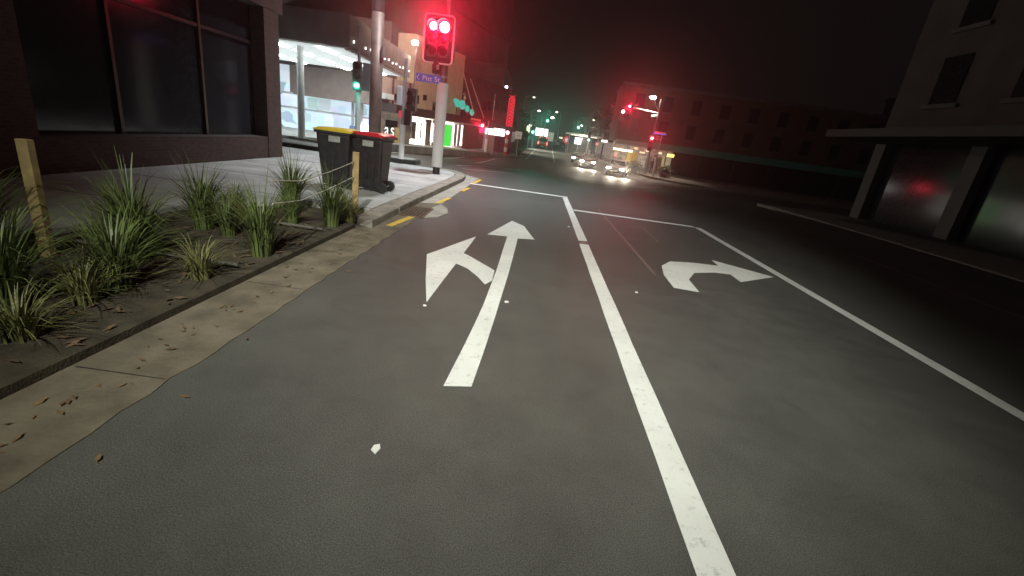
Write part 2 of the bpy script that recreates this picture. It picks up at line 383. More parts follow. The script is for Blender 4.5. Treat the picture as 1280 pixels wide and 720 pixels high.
for k in range(5):
    yy = 5.0 - k * 1.5; sheet([[(-2.3, yy), (-1.8, yy + .01), (-1.83, yy + .017), (-2.3, yy + .011)]], 'gutter_joint', mat('joint', (.03, .025, .02), .9), road, .0085)
b = MB(); rnd = random.Random(6)
for _ in range(900):
    x, y = rnd.uniform(-4.25, -2.38), rnd.uniform(-2, 6.6); a = rnd.uniform(0, 6.3); l_ = rnd.uniform(.015, .06); w_ = l_ * .35; d = Vector((math.cos(a), math.sin(a), rnd.uniform(-.3, .4))); n_ = Vector((-d.y, d.x, rnd.uniform(-.3, .3))); p_ = Vector((x, y, zg(y) + .075))
    b.face([p_ - d * l_, p_ + n_ * w_, p_ + d * l_, p_ - n_ * w_])
o = b.build('bark_mulch', mat('mulch', (.11, .07, .04), .9, noise=.5, scale=12)); o['kind'] = 'stuff'
# garden bed with a low inner edging
b = MB(); b.prism([(-2.32, 5.9), (-4.28, 5.88), (-4.28, -14), (-2.36, -14)], zf(-.2), zf(.06)); struct(b.build('garden_bed', SOIL))
b = MB(); b.prism([(-2.42, 6.74), (-3.4, 6.74), (-4.29, 5.89), (-2.43, 6.16)], zf(-.2), zf(.02)); struct(b.build('garden_bed', SOIL))
for k in range(7):
    yy = 13.2 - k * 1.6; o_ = MB().prism([(-6.4, yy), (-2.45, yy), (-2.45, yy + .018), (-6.4, yy + .018)], zf(.1), zf(.1175)).build('paving_joint', mat('paving_joint', (.12, .115, .11), .9)); struct(o_)
# drain grate
gr = thing('drain_grate', 'rusty cast iron drain grate in the gutter below the kerb', 'drain', (-1.93, 7.62, .008), R(2))
b = MB()
for i in range(-4, 5): b.bx(-.19, .19, i * .1 - .014, i * .1 + .014, .003, .0065)
for i in range(-3, 4): b.bx(i * .06 - .008, i * .06 + .008, -.46, .46, .0025, .006)
b.bx(-.21, -.185, -.47, .47, .002, .009).bx(.185, .21, -.47, .47, .002, .009).bx(-.185, .185, -.47, -.44, .002, .0088).bx(-.185, .185, .44, .47, .002, .0088)
b.build('grate', mat('rusty_iron', (.13, .085, .055), .8, .2, noise=.4, scale=9), gr)
MB().bx(-.2, .2, -.46, .46, -.003, .0012).build('sump', mat('sump', (.006, .006, .006), .9), gr)

# grass clumps
def clump_mesh(n, hh, sp, seed, name='grass_clump'):
    rnd = random.Random(seed); b = MB()
    for _ in range(n):
        a = rnd.uniform(0, 2*PI); L_ = hh * rnd.uniform(.55, 1.15); lean = sp * rnd.uniform(.15, 1.1); w = rnd.uniform(.006, .013)
        r0 = rnd.uniform(0, .09); base = Vector((r0 * math.cos(a), r0 * math.sin(a), 0)); d = Vector((math.cos(a), math.sin(a), 0)); s_ = Vector((-d.y, d.x, 0))
        pts = []
        for k in range(6):
            t = k / 5; pts.append((base + d * lean * t * t * 1.1 + Vector((0, 0, L_ * (t - .42 * t**3 * (lean / sp + .1)))), w * (1 - t * .9)))
        vs = [(b.bm.verts.new(p - s_ * q), b.bm.verts.new(p + s_ * q)) for p, q in pts]
        for (a0, a1), (b0, b1) in zip(vs, vs[1:]): b.bm.faces.new((a0, a1, b1, b0))
    return b
protos = [clump_mesh(150, .62, .42, 3).build('grass_clump', LEAF), clump_mesh(120, .45, .4, 5).build('grass_clump', mat('pale_grass_leaf', (.16, .16, .06), .5, noise=.35, scale=5)), clump_mesh(170, .85, .5, 8).build('grass_clump', LEAF)]
GR = 'grass clumps in the kerbside garden'
spots = [(-2.44, 6.0, 1, 'pale grass clump right in front of the wooden stake'), (-2.52, 5.6, 2, 'tall green grass clump overhanging the gutter beside the broken kerb end'), (-2.62, 5.95, 1, 'pale grass clump at the foot of the wooden stake by the bins'), (-2.7, 6.5, 1, 'pale grass clump spilling over the broken end of the kerb'), (-2.95, 5.45, 0, 'green grass clump directly beside the wooden garden stake'), (-3.3, 6.1, 2, 'tall grass clump in front of the yellow lidded bin')]
for i in range(34):
    spots.append((random.uniform(-4.1, -2.5), 5.2 - i * .2 + random.uniform(-.12, .12), i % 3, 'arching green grass clump in the dark kerbside garden bed'))
for i, (x, y, k, lab) in enumerate(spots):
    o = protos[k].copy(); COL.objects.link(o); o.location = (x, y, .05); o.rotation_euler = (0, 0, random.uniform(0, 6)); s_ = random.uniform(.8, 1.15); o.scale = (s_, s_, s_)
    tag(o, lab, 'plant', GR)
for p_ in protos: bpy.data.objects.remove(p_)
st = thing('garden_stake', 'short square timber stake beside the bins', 'stake', (xat(445, 200, 6.25), 6.25, .02), .3)
MB().bx(-.042, .042, -.03, .03, -.1, at(445, 190, 6.25).z - .02).build('post', WOOD, st, bevel=.004)
b = MB(); 
for z in (.82, .62): b.path([(-.02, -.035, z), (-.25, -.8, z - .08), (-.42, -1.6, z - .1), (-.5, -2.4, z)], .006, 5)
b.build('rope', mat('rope', (.45, .43, .36), .9), st)
st2 = thing('garden_stake', 'short square timber stake deep among the garden grass', 'stake', (-3.82, 3.3, .02), .1)
MB().bx(-.042, .042, -.03, .03, -.1, .95).build('post', WOOD, st2, bevel=.004)

# wheelie bins: back, wheels and handle towards +x
def make_bin(lab, lidm, loc, rz):
    t = thing('wheelie_bin', lab, 'bin', loc, rz, 'wheelie bins at the kerb')
    b = MB()
    lo = [(-.22, -.20), (.24, -.20), (.24, .20), (-.22, .20)]; hi = [(-.31, -.265), (.29, -.265), (.29, .265), (-.31, .265)]
    L0 = [b.bm.verts.new((x, y, .05)) for x, y in lo]; L1 = [b.bm.verts.new((x, y, .96)) for x, y in hi]
    for i in range(4): b.bm.faces.new((L0[i], L0[(i+1) % 4], L1[(i+1) % 4], L1[i]))
    b.bm.faces.new(L0[::-1]); b.bm.faces.new(L1)
    b.build('body', BINB, t, bevel=.04, smooth=False)
    for x in (-.14, .0, .14): MB().box((x, -.243, .56), (.018, .012, .62), (R(-4.1), 0, 0)).build('rib', BINB, t)
    MB().box((.02, -.262, .86), (.2, .006, .1), (R(-4.1), 0, 0)).build('sticker', mat('bin_sticker', (.3, .3, .28), .6, noise=.3), t)
    MB().bx(-.335, .30, -.285, .285, .94, .985).build('rim', BINB, t, bevel=.012)
    b = MB(); b.extr([(-.35, .985), (.33, .985), (.33, 1.02), (.2, 1.055), (-.25, 1.04), (-.36, 1.0)], -.29, .29); b.build('lid', lidm, t, bevel=.015)
    b = MB(); b.tube((.36, -.26, .985), (.36, .26, .985), .016, n=10)
    for y in (-.2, .2): b.bx(.29, .375, y - .03, y + .03, .965, 1.005)
    b.build('handle', lidm if False else BINB, t)
    for y in (-.185, .185): 
        MB().tube((.28, y - .03, .1), (.28, y + .03, .1), .1, n=24).build('wheel', BINB, t, bevel=.008)
    MB().tube((.28, -.16, .1), (.28, .16, .1), .012).build('axle', STEEL, t)
make_bin('black wheelie bin with a red lid on the footpath', REDL, (-3.06, 8.55, .117), R(-4))
make_bin('black wheelie bin with a yellow lid, left of the red lidded one', YELL, (-3.66, 8.42, .117), R(5))

# traffic island and dark paving of the slip lane
def gpoly(pts): return [tuple(gp(u, v)[:2]) for u, v in pts]
b = MB(); b.prism([(-14, 15.9), (-4.55, 15.9), (-4.25, 16.2), (-4.25, 16.9), (-4.5, 17.3), (-14, 17.7)], zf(-.1), zf(.15)); o = struct(b.build('traffic_island', DARKK, bevel=.02))
b = MB(); b.prism([(-14, 16.05), (-4.6, 16.05), (-4.4, 16.25), (-4.4, 16.85), (-4.6, 17.15), (-14, 17.55)], zf(.1), zf(.156)); struct(b.build('island_paving', FOOT))

# ================================================================== SIGNALS AND POLES
def core(root, x, y, z, r, m, parent=None):
    return MB().tube((x, y, z), (x, y - .006, z), r, n=20).build('glare_core', m, parent or root)  # white-hot disc put in for the overexposed centre of a lit lens
def visor(b, x, y, z, r):
    n = 10
    for k in range(n):
        a0 = PI * (-.1 + 1.2 * k / n); a1 = PI * (-.1 + 1.2 * (k + 1) / n)
        p = [(x + r * math.cos(a), z + r * math.sin(a)) for a in (a0, a1)]
        b.face([(p[0][0], y, p[0][1]), (p[1][0], y, p[1][1]), (p[1][0], y - .2, p[1][1]), (p[0][0], y - .2, p[0][1])])
def head(root, x, y, z, lit, litm, s=1., board=None, cols=1, arrowlit=False, border=True):
    """vertical signal heads facing -y, centred on x,z; lit = list of (col,row)"""
    b = MB(); w = .31 * s; hh = .3 * s
    x0 = x - (cols - 1) * w / 2
    for c in range(cols): b.bx(x0 + c * w - .145 * s, x0 + c * w + .145 * s, y, y + .2, z - 1.5 * hh, z + 1.5 * hh)
    h = b.build('signal_head', HOUS, root, bevel=.015)
    if board:
        bw, bh = board; r = .12 * s
        def rr(w_, h_, r_):
            pts = []
            for cx, cz, a0 in ((w_/2 - r_, h_/2 - r_, 0), (-w_/2 + r_, h_/2 - r_, 90), (-w_/2 + r_, -h_/2 + r_, 180), (w_/2 - r_, -h_/2 + r_, 270)):
                for k in range(7): a = R(a0 + 15 * k); pts.append((x + cx + r_ * math.cos(a), z + cz + r_ * math.sin(a)))
            return pts
        MB().extr(rr(bw, bh, r), y + .05, y + .062).build('backboard', BLACK, root)
        if border:
            o_, i_ = rr(bw, bh, r), rr(bw - .085, bh - .085, r - .042); b = MB(); n = len(o_)
            for k in range(n):
                A, B_, C_, D_ = o_[k], o_[(k+1) % n], i_[(k+1) % n], i_[k]
                b.face([(A[0], y + .046, A[1]), (B_[0], y + .046, B_[1]), (C_[0], y + .046, C_[1]), (D_[0], y + .046, D_[1])])
            b.build('border', REFL, root)
    for c in range(cols):
        for r_ in range(3):
            cx, cz = x0 + c * w, z + (1 - r_) * hh
            on = (c, r_) in lit; rr_ = (.105 if not arrowlit or not on else (.125, .17)[c]) * s
            v = MB(); visor(v, cx, y, cz, max(.125 * s, rr_ + .012 if on else 0)); v.build('visor', BLACK, root)
            on = (c, r_) in lit
            rr_ = (.105 if not arrowlit or not on else (.125, .17)[c]) * s
            lens = MB().tube((cx, y + .004, cz), (cx, y - .012, cz), rr_, n=20)
            lens = lens.build('lit_lens' if on else 'lens', litm if on else UNLIT, root)
            if on: core(root, cx, y - .014, cz, rr_ * (.8 if arrowlit else .68), RED_C if r_ == 0 else GRN_C, lens)
    return h

# main signal beside the stop line
c = gp(545, 217.5, .115); PX, PY = c.x, c.y
t = thing('traffic_signal', 'white sleeved signal pole with double red lamps and bordered backboard', 'traffic light', (PX, PY, .115), 0)
MB().tube((0, 0, 0), (0, 0, .3), .1, .1, 20).build('base', BLACK, t, smooth=False)
MB().tube((0, 0, .2), (0, 0, 2.38), .148, .148, 28).build('sleeve', WHITE, t, smooth=False)
MB().tube((0, 0, 2.38), (0, 0, 3.2), .105, .095, 24).build('pole', mat('signal_pole', (.2, .13, .12), .5, .2, noise=.2), t)
MB().tube((0, 0, 3.2), (0, 0, 6.6), .05, .045, 16).build('mast', STEEL, t)
MB().tube((0, 0, 2.5), (0, 0, 2.56), .125, .125, 24).build('clamp', STEEL, t)
hx, hz = local(t, 547, 48.5, -.2)
head(t, hx + .02, -.2, hz, [(0, 0), (1, 0)], RED_E, .93, (.80, 1.16), 2, True)
for z_ in (.3, -.36): MB().bx(hx - .1, -.05, -.1, .0, hz + z_, hz + z_ + .06).build('bracket', STEEL, t)
# small camera pod under the board
a0 = local(t, 545, 84, -.12); b = MB().bx(a0[0] - .1, a0[0] + .1, -.16, .02, a0[1] - .16, a0[1] + .14); pod = b.build('sensor_pod', BLACK, t, bevel=.04)
b = MB().bx(a0[0] + .03, a0[0] + .1, -.2, -.17, a0[1] - .06, a0[1] + .06); b.build('sensor_face', STEEL, pod)
s0 = local(t, 520, 96, -.1); s1 = local(t, 552, 100, -.1)
sw = s1[0] - s0[0]; sc_ = ((s0[0] + s1[0]) / 2, (s0[1] + s1[1]) / 2 + .0)
sg = MB().bx(sc_[0] - sw/2, sc_[0] + sw/2, -.12, -.1, sc_[1] - .1, sc_[1] + .1).build('street_name_sign', BLUE, t, bevel=.008)
sg['label'] = 'blue street name blade with white lettering and left chevron'
WTXT = mat('white_lettering', (.85, .87, .9), .4, noise=.02)
text('lettering', 'Pitt St', .178, WTXT, sg, Matrix.Translation((sc_[0] + .065, -.125, sc_[1] - .01)) @ FRONT)
b = MB(); cx, cz = sc_[0] - sw/2 + .055, sc_[1]
b.extr([(cx - .035, cz), (cx + .02, cz + .07), (cx + .042, cz + .07), (cx - .012, cz), (cx + .042, cz - .07), (cx + .02, cz - .07)], -.127, -.121); b.build('chevron', WTXT, sg)
bloom_head = MB().bx(-.17, .17, .2, .42, hz - .45, hz + .45).build('signal_head', HOUS, t, bevel=.015)  # unseen rear head, added to carry the red glow on the wall behind
MB().tube((0, .42, hz + .28), (0, .435, hz + .28), .14, n=20).build('lit_lens', RED_E, bloom_head)
light('red_glow_light', 'SPOT', (PX, PY + .6, .115 + hz + .28), 6000, (1, .012, .06), target=at(556, 22, 50), size=.1, spot=40, blend=1)  # added beam, throws a bloom-like red glow on the tall building
light('red_glow_light', 'SPOT', (PX + hx + .1, PY - .62, .115 + hz + .24), 3300, (1, .012, .05), target=(0, 0, 2.15), size=.12, spot=17, blend=1)  # extra beam towards the viewpoint, added to make a bloom-like halo
for dx in (-.155 * .93, .155 * .93):
    light('red_glow_light', 'POINT', (PX + hx + .02 + dx, PY - .5, .115 + hz + .12), 42, (1, .01, .05), size=.1)

# big steel lighting column behind
c = gp(467, 201, .1)
t = thing('lighting_column', 'thick weathered steel lighting column behind the bins', 'street lamp', (c.x, c.y, .1))
MB().tube((0, 0, 0), (0, 0, 4.1), .185, .175, 28).build('lower_column', RUST, t, smooth=True)
MB().tube((0, 0, 4.1), (0, 0, 9.6), .165, .12, 28).build('upper_column', STEEL, t, smooth=True)
MB().path([(0, 0, 9.5), (.9, -.5, 9.9), (2.6, -1.3, 10.0)], .05, 10).build('outreach_arm', STEEL, t)
lm = MB().box((2.9, -1.45, 9.98), (.8, .3, .12), (0, 0, R(-25))).build('lantern', STEEL, t, bevel=.03)
MB().box((2.95, -1.47, 9.915), (.5, .22, .02), (0, 0, R(-25))).build('lit_glass', LAMP_E, lm)
MB().box((.2, -.05, 3.1), (.05, .2, .3)).build('junction_box', STEEL, t)
light('lamp_light', 'SPOT', (c.x - .1, c.y + .6, 9.7), 15000, (1, .86, .66), target=at(545, 118, 42), size=.25, spot=46, blend=1)  # unseen light added to brighten the cream building
MB().box((-.1, .45, 9.72), (.5, .4, .3), (R(30), 0, 0)).build('lantern', STEEL, t, bevel=.03)  # housing added for the unseen light on the cream wall
light('lamp_light', 'SPOT', (c.x + 2.95, c.y - 1.47, 9.9), 5600, (.9, .97, 1), target=(-2.8, 13.4, 0), size=.25, spot=85, blend=1)

# green signal at left, on its own white sleeved post
Y0 = 16.4; pt = at(447, 168, Y0)
t = thing('traffic_signal', 'green lit signal with grey housing left of the steel lighting column', 'traffic light', (pt.x, Y0, zg(Y0) + .15), R(14))
MB().tube((0, 0, 0), (0, 0, 2.3), .09, .09, 18).build('sleeve', WHITE, t); MB().tube((0, 0, 2.3), (0, 0, 4.0), .05, .05, 14).build('pole', STEEL, t)
z0 = local(t, 447, 95, -.2); head(t, z0[0] - .02, -.2, z0[1], [(0, 2)], GRN_E, 1.0)
b = MB().bx(.13, .36, -.12, .1, z0[1] - .42, z0[1] + .45); b.build('side_head', HOUS, t, bevel=.015)
light('green_glow_light', 'POINT', tuple(Vector((pt.x, Y0 - .45, zg(Y0) + .15 + z0[1] - .3))), 10, (.05, 1, .6), size=.08)

# pedestrian signal on the island
c = gp(501, 203.5, .15)
t = thing('pedestrian_signal', 'slim pedestrian signal post with two grey heads on the traffic island', 'pedestrian light', (c.x, c.y, c.z))
MB().tube((0, 0, 0), (0, 0, .15), .05, .05, 14).build('base', BLACK, t)
MB().tube((0, 0, .12), (0, 0, 1.15), .085, .085, 18).build('sleeve', WHITE, t); MB().tube((0, 0, 1.15), (0, 0, 3.0), .05, .05, 14).build('pole', STEEL, t)
zt = local(t, 503, 108, 0)[1]; zb = local(t, 503, 132, 0)[1]
MB().bx(-.19, -.04, -.14, .12, zb, zt).build('signal_head', mat('pale_housing', (.5, .52, .56), .5), t, bevel=.02)
hd = MB().bx(.12, .38, -.1, .12, zt - .65, zt - .02).build('signal_head', BLACK, t, bevel=.02)
for z_ in (.2, .48): b = MB(); visor(b, .25, -.1, zt - z_, .1); b.build('visor', BLACK, hd)
MB().bx(.03, .2, -.08, .08, zt - .62, zt - .56).build('bracket', STEEL, t)
z2 = local(t, 506, 147, 0)[1]
bx_ = MB().bx(.06, .26, -.1, .1, z2 - .22, z2 + .22).build('call_box', BLACK, t, bevel=.015)
MB().bx(-.13, -.05, -.06, .06, z2 - .02, z2 + .18).build('red_panel', glow('dim_red', (.8, .05, .1), .5), t, bevel=.01)

# ================================================================== LEFT: FAR CORNER SHOPS ALONG THE STREET
ROWZ = R(72.2)
ZR = -.86
A = at(480, 187, 34); OX, OY = A.x, 34.0
def rowthing(name, label, cat): return thing(name, label, cat, (OX, OY, ZR), ROWZ)
b = MB()
def rp(s, y): d = Matrix.Rotation(ROWZ, 2) @ Vector((s, y)); return (OX + d.x, OY + d.y)
b.prism([rp(-9, -2.6), rp(24, -2.6), rp(26, 0), rp(26, 8), rp(-14, 8), rp(-12, -2.6)], zf(-.3), lambda x, y: max(zg(y) + .13, ZR)); struct(b.build('footpath', FOOT))

PINK = mat('pink_render', (.36, .27, .25), .85, noise=.12, scale=2)
CREAM = mat('cream_render', (.6, .52, .36), .85, noise=.12, scale=1.6)
MAROON = mat('maroon_brick', (.11, .04, .04), .85, noise=.25, scale=2)
FASC = mat('dark_fascia', (.035, .02, .02), .6, noise=.2)
SHOPI = shelves('shop_interior', 2.0, (1, .95, .84), 2.2, .35)
SHOPC = shelves('shop_interior_cool', 1.1, (.6, .76, .88), 1.3, .8)
SHOPD = shelves('shop_interior_dim', .18, (.8, .7, .6), 2.5, .7)

# --- pink building with the round lettering board
t = rowthing('corner_shop', 'pink rendered shop with dark window under the black verandah', 'shop')
xa = local(t, 470, 180)[0]; xb = local(t, 513, 180)[0]; ztop = 4.06 - ZR - .03
vz0 = local(t, 500, 142, -1.6)[1]; vz1 = local(t, 500, 131, -1.6)[1]
MB().bx(xa, xb, 0, 9, 2.9, ztop).build('wall', PINK, t)
MB().bx(xa, xb, .0, .5, -.3, .45).build('stall_riser', PINK, t)
for px in (xa, xb - .35): MB().bx(px, px + .35, .0, .4, .45, 2.9).build('pier', mat('pale_pier', (.45, .43, .4), .8), t)
w = MB().bx(xa + .36, xb - .36, .3, .34, .46, 2.89).build('window', SHOPD, t)
q0 = local(t, 486, 150); q1 = local(t, 500, 161)
MB().bx(q0[0], q1[0], .24, .29, q1[1], q0[1]).build('dark_pane', GLASSD, w)
MB().bx(xa, xb, -1.6, -.003, vz0, vz1).build('verandah', FASC, t)
q0 = local(t, 479, 116, -.3); q1 = local(t, 489.5, 125, -.3)
MB().bx(q0[0], q1[0], -.5, -.003, q1[1], q0[1]).build('air_conditioner', WHITE, t)
q0 = local(t, 493, 117); q1 = local(t, 500, 126)
MB().bx(q0[0], q1[0], -.06, -.003, q1[1], q0[1]).build('upper_window', GLASSD, t)
for u in (491, 512): 
    q0 = local(t, u, 100); MB().tube((q0[0], -.08, vz1), (q0[0], -.08, ztop - .01), .06, n=8).build('downpipe', MAROON, t)
# board with letters "as"
t2 = rowthing('shop_board', 'dark board with white letters as standing before the pink shop', 'sign')
q0 = local(t2, 480, 158, -1.0); q1 = local(t2, 492, 173.5, -1.0)
MB().bx(q0[0], q1[0], -1.03, -.97, 0.0, q0[1]).build('board', mat('slate_board', (.05, .055, .06), .5), t2)
LW = glow('lit_lettering', (1, 1, .97), 1.2)
for ch_, k in (('a', -.25), ('s', .25)):
    text('lettering', ch_, (q0[1] - q1[1]) * 1.6, LW, t2, Matrix.Translation(((q0[0] + q1[0]) / 2 + k * (q0[1] - q1[1]) * 1.75, -1.05, (q0[1] + q1[1]) / 2 + .17)) @ FRONT, .01)
t2 = rowthing('notice_board', 'yellow notice board leaning right of the letters', 'sign')
q0 = local(t2, 492.5, 159, -.9); q1 = local(t2, 500, 175, -.9)
MB().bx(q0[0], q1[0], -.94, -.88, 0.02, q0[1]).build('panel', mat('yellow_board', (.55, .42, .2), .6, noise=.15, emit=(.7, .55, .25), estr=.25), t2)
for x in (q0[0] + .03, q1[0] - .08): MB().bx(x, x + .05, -.95, -.945, .02, q0[1]).build('frame', WOOD, t2)

# --- cream building
t = rowthing('cream_building', 'tall cream rendered corner building with lit white shopfront', 'building')
xc = local(t, 572, 180)[0]; ctop = local(t, 560, 60)[1]
MB().bx(xb + .01, xc, 0, 9, 2.95, ctop).build('wall', CREAM, t)
cv0 = local(t, 545, 149, -1.6)[1]; cv1 = local(t, 545, 139, -1.6)[1]
MB().bx(xb + .01, xc + 3.2, -1.6, -.004, vz0 - .03, vz1 + .02).build('verandah', FASC, t)
MB().bx(xb + .01, xc + 3.2, -1.64, -1.604, vz0 - .06, vz0 + .03).build('verandah_edge', mat('pale_trim', (.6, .55, .48), .6), t)
for u0, v0, u1, v1 in ((541, 127, 546, 140), (517, 118, 523, 130), (529, 118, 533, 126)):
    q0 = local(t, u0, v0); q1 = local(t, u1, v1)
    wv = MB().bx(q0[0], q1[0], -.03, -.003, max(q1[1], vz1 + .1), q0[1]).build('window', GLASSD, t)
    MB().bx(q0[0] - .06, q1[0] + .06, -.07, -.003, q0[1] + .002, q0[1] + .1).build('lintel', CREAM, wv)
# shopfront: lit cabinets, doors, green booth
q0 = local(t, 508, 150); q1 = local(t, 547, 184)
MB().bx(xb + .02, xc, .6, .7, 0, 2.94).build('back_wall', SHOPI, t)
MB().bx(xb + .02, xc, .0, .55, -.3, .06).build('stall_riser', CONC, t)
wb = local(t, 536, 150)[0]
def slab(name, u0, v0, u1, v1, m, y0=-.05, y1=.05, par=t):
    a = local(par, u0, v0, y0); c_ = local(par, u1, v1, y0)
    return MB().bx(a[0], c_[0], y0, y1, c_[1], a[1]).build(name, m, par)
slab('lit_counter', 510, 174, 534, 182.5, glow('bright_counter', (1, .97, .9), 5), -.02, .3)
slab('lit_panel', 520.5, 151, 524.5, 175, SHOP_E); slab('lit_panel', 527.5, 152, 531, 175, SHOP_E)
slab('lit_panel', 539, 154, 541.5, 178, SHOP_E); slab('lit_panel', 521, 145, 529, 149, SHOP_E)
slab('door', 516, 152, 519.5, 174, mat('door_frame', (.12, .11, .1), .5)); slab('door', 524.8, 153, 527.2, 174, mat('door_grey', (.2, .18, .17), .5))
slab('pier', 508, 146, 511.5, 183, mat('pier_tan', (.45, .38, .32), .8)); slab('pier', 533, 149, 537.5, 184, mat('pier_rose', (.4, .28, .26), .8)); slab('pier', 542, 150, 546, 184, mat('pier_rose2', (.34, .24, .23), .8))
slab('green_panel', 556, 155, 563.5, 183, glow('green_panel', (.05, .85, .08), .9), -.5, -.05)
slab('lit_door', 565, 155, 577, 182, shelves('kiosk_interior', 2.6, (1, .98, .92), 1.6, .3), -.02, .1)
slab('lightbox', 566, 149, 577, 153, WHT_E, -.3, -.06)
slab('lit_panel', 564, 176, 577, 182, SHOP_E, -.06, -.03)
for u in (569, 573.5): slab('door_frame', u, 155, u + .9, 182, STEEL, -.1, -.07)

# --- dark building beyond, with posts
t = rowthing('dark_building', 'dark maroon building beyond the cream one with timber fronted shop', 'building')
xe = local(t, 633, 180)[0]
MB().bx(xc + .01, xe, .01, 9, 2.9, 7.0).build('wall', MAROON, t)
MB().bx(xc + .01, xe, .5, .6, 0, 2.89).build('back_wall', shelves('bar_interior', .22, (.75, .6, .62), 1.8, .6), t)
MB().bx(xc + 3.21, xe, -1.6, .009, vz0 - .1, vz1 - .05).build('verandah', FASC, t)
for u in (580, 583.5, 588, 592.5, 597, 601):
    slab('timber_post', u, 155, u + 1.7, 186, mat('brown_timber', (.22, .1, .07), .7), -.08, .06, t)
slab('lit_window', 584, 152, 591, 161, glow('pale_blue_window', (.55, .65, 1), .9), .2, .3, t)
slab('fascia_sign', 590, 147.5, 601, 151.5, glow('orange_sign', (.9, .3, .12), .25), -1.7, -1.61, t)
for i, u in enumerate((603, 611, 619, 627)): slab('upper_window', u, 126, u + 4, 138, GLASSD, -.03, .005, t)

t = rowthing('tall_building', 'tall dim building rising behind the cream building and canopy', 'building')
TALLM = mat('tall_wall', (.2, .16, .15), .9, noise=.18, scale=.7)
tx0 = local(t, 470, 60, 9.2)[0] - 12; tx1 = local(t, 633, 90, 9.2)[0]
MB().bx(tx0, tx1, 9.2, 22, -.5, 26).build('wall', TALLM, t)
MB().bx(tx0, tx1 + .25, 8.95, 9.197, 7.9, 8.3).build('string_course', TALLM, t); MB().bx(tx0, tx1 + .25, 9.0, 9.197, 15.2, 15.5).build('string_course', TALLM, t)

# teal neon lettering-like sculpture on the verandah roof: lumps on a rail
t = rowthing('neon_sign', 'glowing teal cloud shaped sign on the verandah roof', 'neon sign')
TE = glow('teal_neon', (.02, .55, .42), .75)
for u, v, r, sx in ((572, 129, .34, 1.5), (578, 131, .4, 1.3), (584, 136, .3, 1.5), (590, 140.5, .3, 1.4), (569, 126, .2, 1.3)):
    a = local(t, u, v, -1.2); MB().ball((a[0], -1.2, a[1]), r, (sx, .35, 1), 16).build('lit_panel', TE, t, smooth=True)
a = local(t, 569, 135, -1.2); c_ = local(t, 592, 143, -1.2)
b = MB()
for u, v in ((571, 131), (578, 134), (584, 139), (590, 143)):
    a = local(t, u, v, -1.1); b.tube((a[0], -1.1, vz1), (a[0], -1.1, a[1]), .04, n=6)
b.bm.free()
for u, v in ((571, 131), (578, 134), (584, 139), (590, 143)):
    a = local(t, u, v, -1.1); MB().tube((a[0], -1.1, vz1), (a[0], -1.1, a[1]), .04, n=6).build('support', BLACK, t)
# goose-neck lamp
t = rowthing('wall_lamp', 'small curled goose neck lamp above the teal sign', 'lamp')
a = local(t, 581, 124, -1.0); pts = [(a[0], -1.0, a[1] - .9)] + [(a[0] - .18 + .18 * math.cos(R(k)), -1.0, a[1] + .18 * math.sin(R(k)) + .3) for k in range(0, 200, 25)]
MB().path(pts, .035, 8).build('neck', STEEL, t); MB().ball((a[0], -1.0, a[1] + .1), .12).build('shade', CREAM, t)
# stay rods
t = rowthing('verandah_stay', 'pair of pale diagonal stay rods holding the verandah', 'stay rods')
for (u0, v0), (u1, v1) in (((578.5, 88), (592, 140)), ((588, 98), (605, 148))):
    a = local(t, u0, v0, -.02); c_ = local(t, u1, v1, -1.5); MB().tube((a[0], -.02, a[1]), (c_[0], -1.5, c_[1]), .045, n=8).build('rod', mat('pale_rod', (.5, .36, .3), .5), t)
t = rowthing('flagpole', 'thin flagpole standing on the verandah of the dark building', 'flagpole')
a = local(t, 616, 146, -.8); c_ = local(t, 618, 118, -.8); MB().tube((a[0], -.8, a[1] - .3), (a[0], -.8, c_[1]), .045, .03, 8).build('pole', STEEL, t); MB().ball((a[0], -.8, c_[1]), .07).build('finial', STEEL, t)

# --- wide canopy on the left with lit underside
t = thing('canopy_building', 'shop with wide grey bulb studded canopy and bright white underside', 'building', (0, 0, 0))
CB = 4.06
def on_z(u, v, z): d = M3 @ _ray(u, v); k = (z - CH) / d.z; return (d.x * k, d.y * k)
c0 = on_z(437, 59.5, CB); c1 = on_z(512, 97, CB)
CT = 5.36
GREYF = mat('canopy_grey', (.34, .31, .29), .7, noise=.15, scale=1.5)
inn = (-30, c1[1]); 
b = MB(); b.prism([c0, c1, (c1[0] - 20, c1[1] + 1), (c0[0] - 24, c0[1] - .5)], CB, CT)
b.build('canopy', GREYF, t)
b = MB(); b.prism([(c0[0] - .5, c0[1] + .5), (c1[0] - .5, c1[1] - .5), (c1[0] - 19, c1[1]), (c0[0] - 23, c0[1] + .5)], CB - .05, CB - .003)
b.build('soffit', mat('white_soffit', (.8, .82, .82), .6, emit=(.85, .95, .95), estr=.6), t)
d = (Vector(c1) - Vector(c0))
tubes = MB()
for k in range(4):
    for off in (-1.6, -4.0, -7.0, -11.0):
        p0 = Vector(c0) + d * (.06 + k * .25); p1 = Vector(c0) + d * (.06 + k * .25 + .15)
        tubes.box(((p0.x + p1.x) / 2 + off, (p0.y + p1.y) / 2, CB - .08), ((p1 - p0).length, .28, .05), (0, 0, math.atan2(d.y, d.x)))
tubes.build('fluorescent_tube', WHT_E, t)
bulbs = MB()
for k in range(14):
    p_ = Vector(c0) + d * (k + .5) / 14; bulbs.ball((p_.x + .05, p_.y, CB + .3 + .06 * (k % 2)), .036, (1, 1, 1.6), 8)
bulbs.build('bulb', glow('bulb', (1, .95, .9), 3.5), t)
b = MB(); p_ = Vector(c0).lerp(Vector(c1), .5); b.prism([(c0[0] + .02, c0[1]), (c1[0] + .02, c1[1]), (c1[0] - .2, c1[1]), (c0[0] - .2, c0[1])], CB - .12, CB - .051); b.build('edge_trim', WHITE, t)
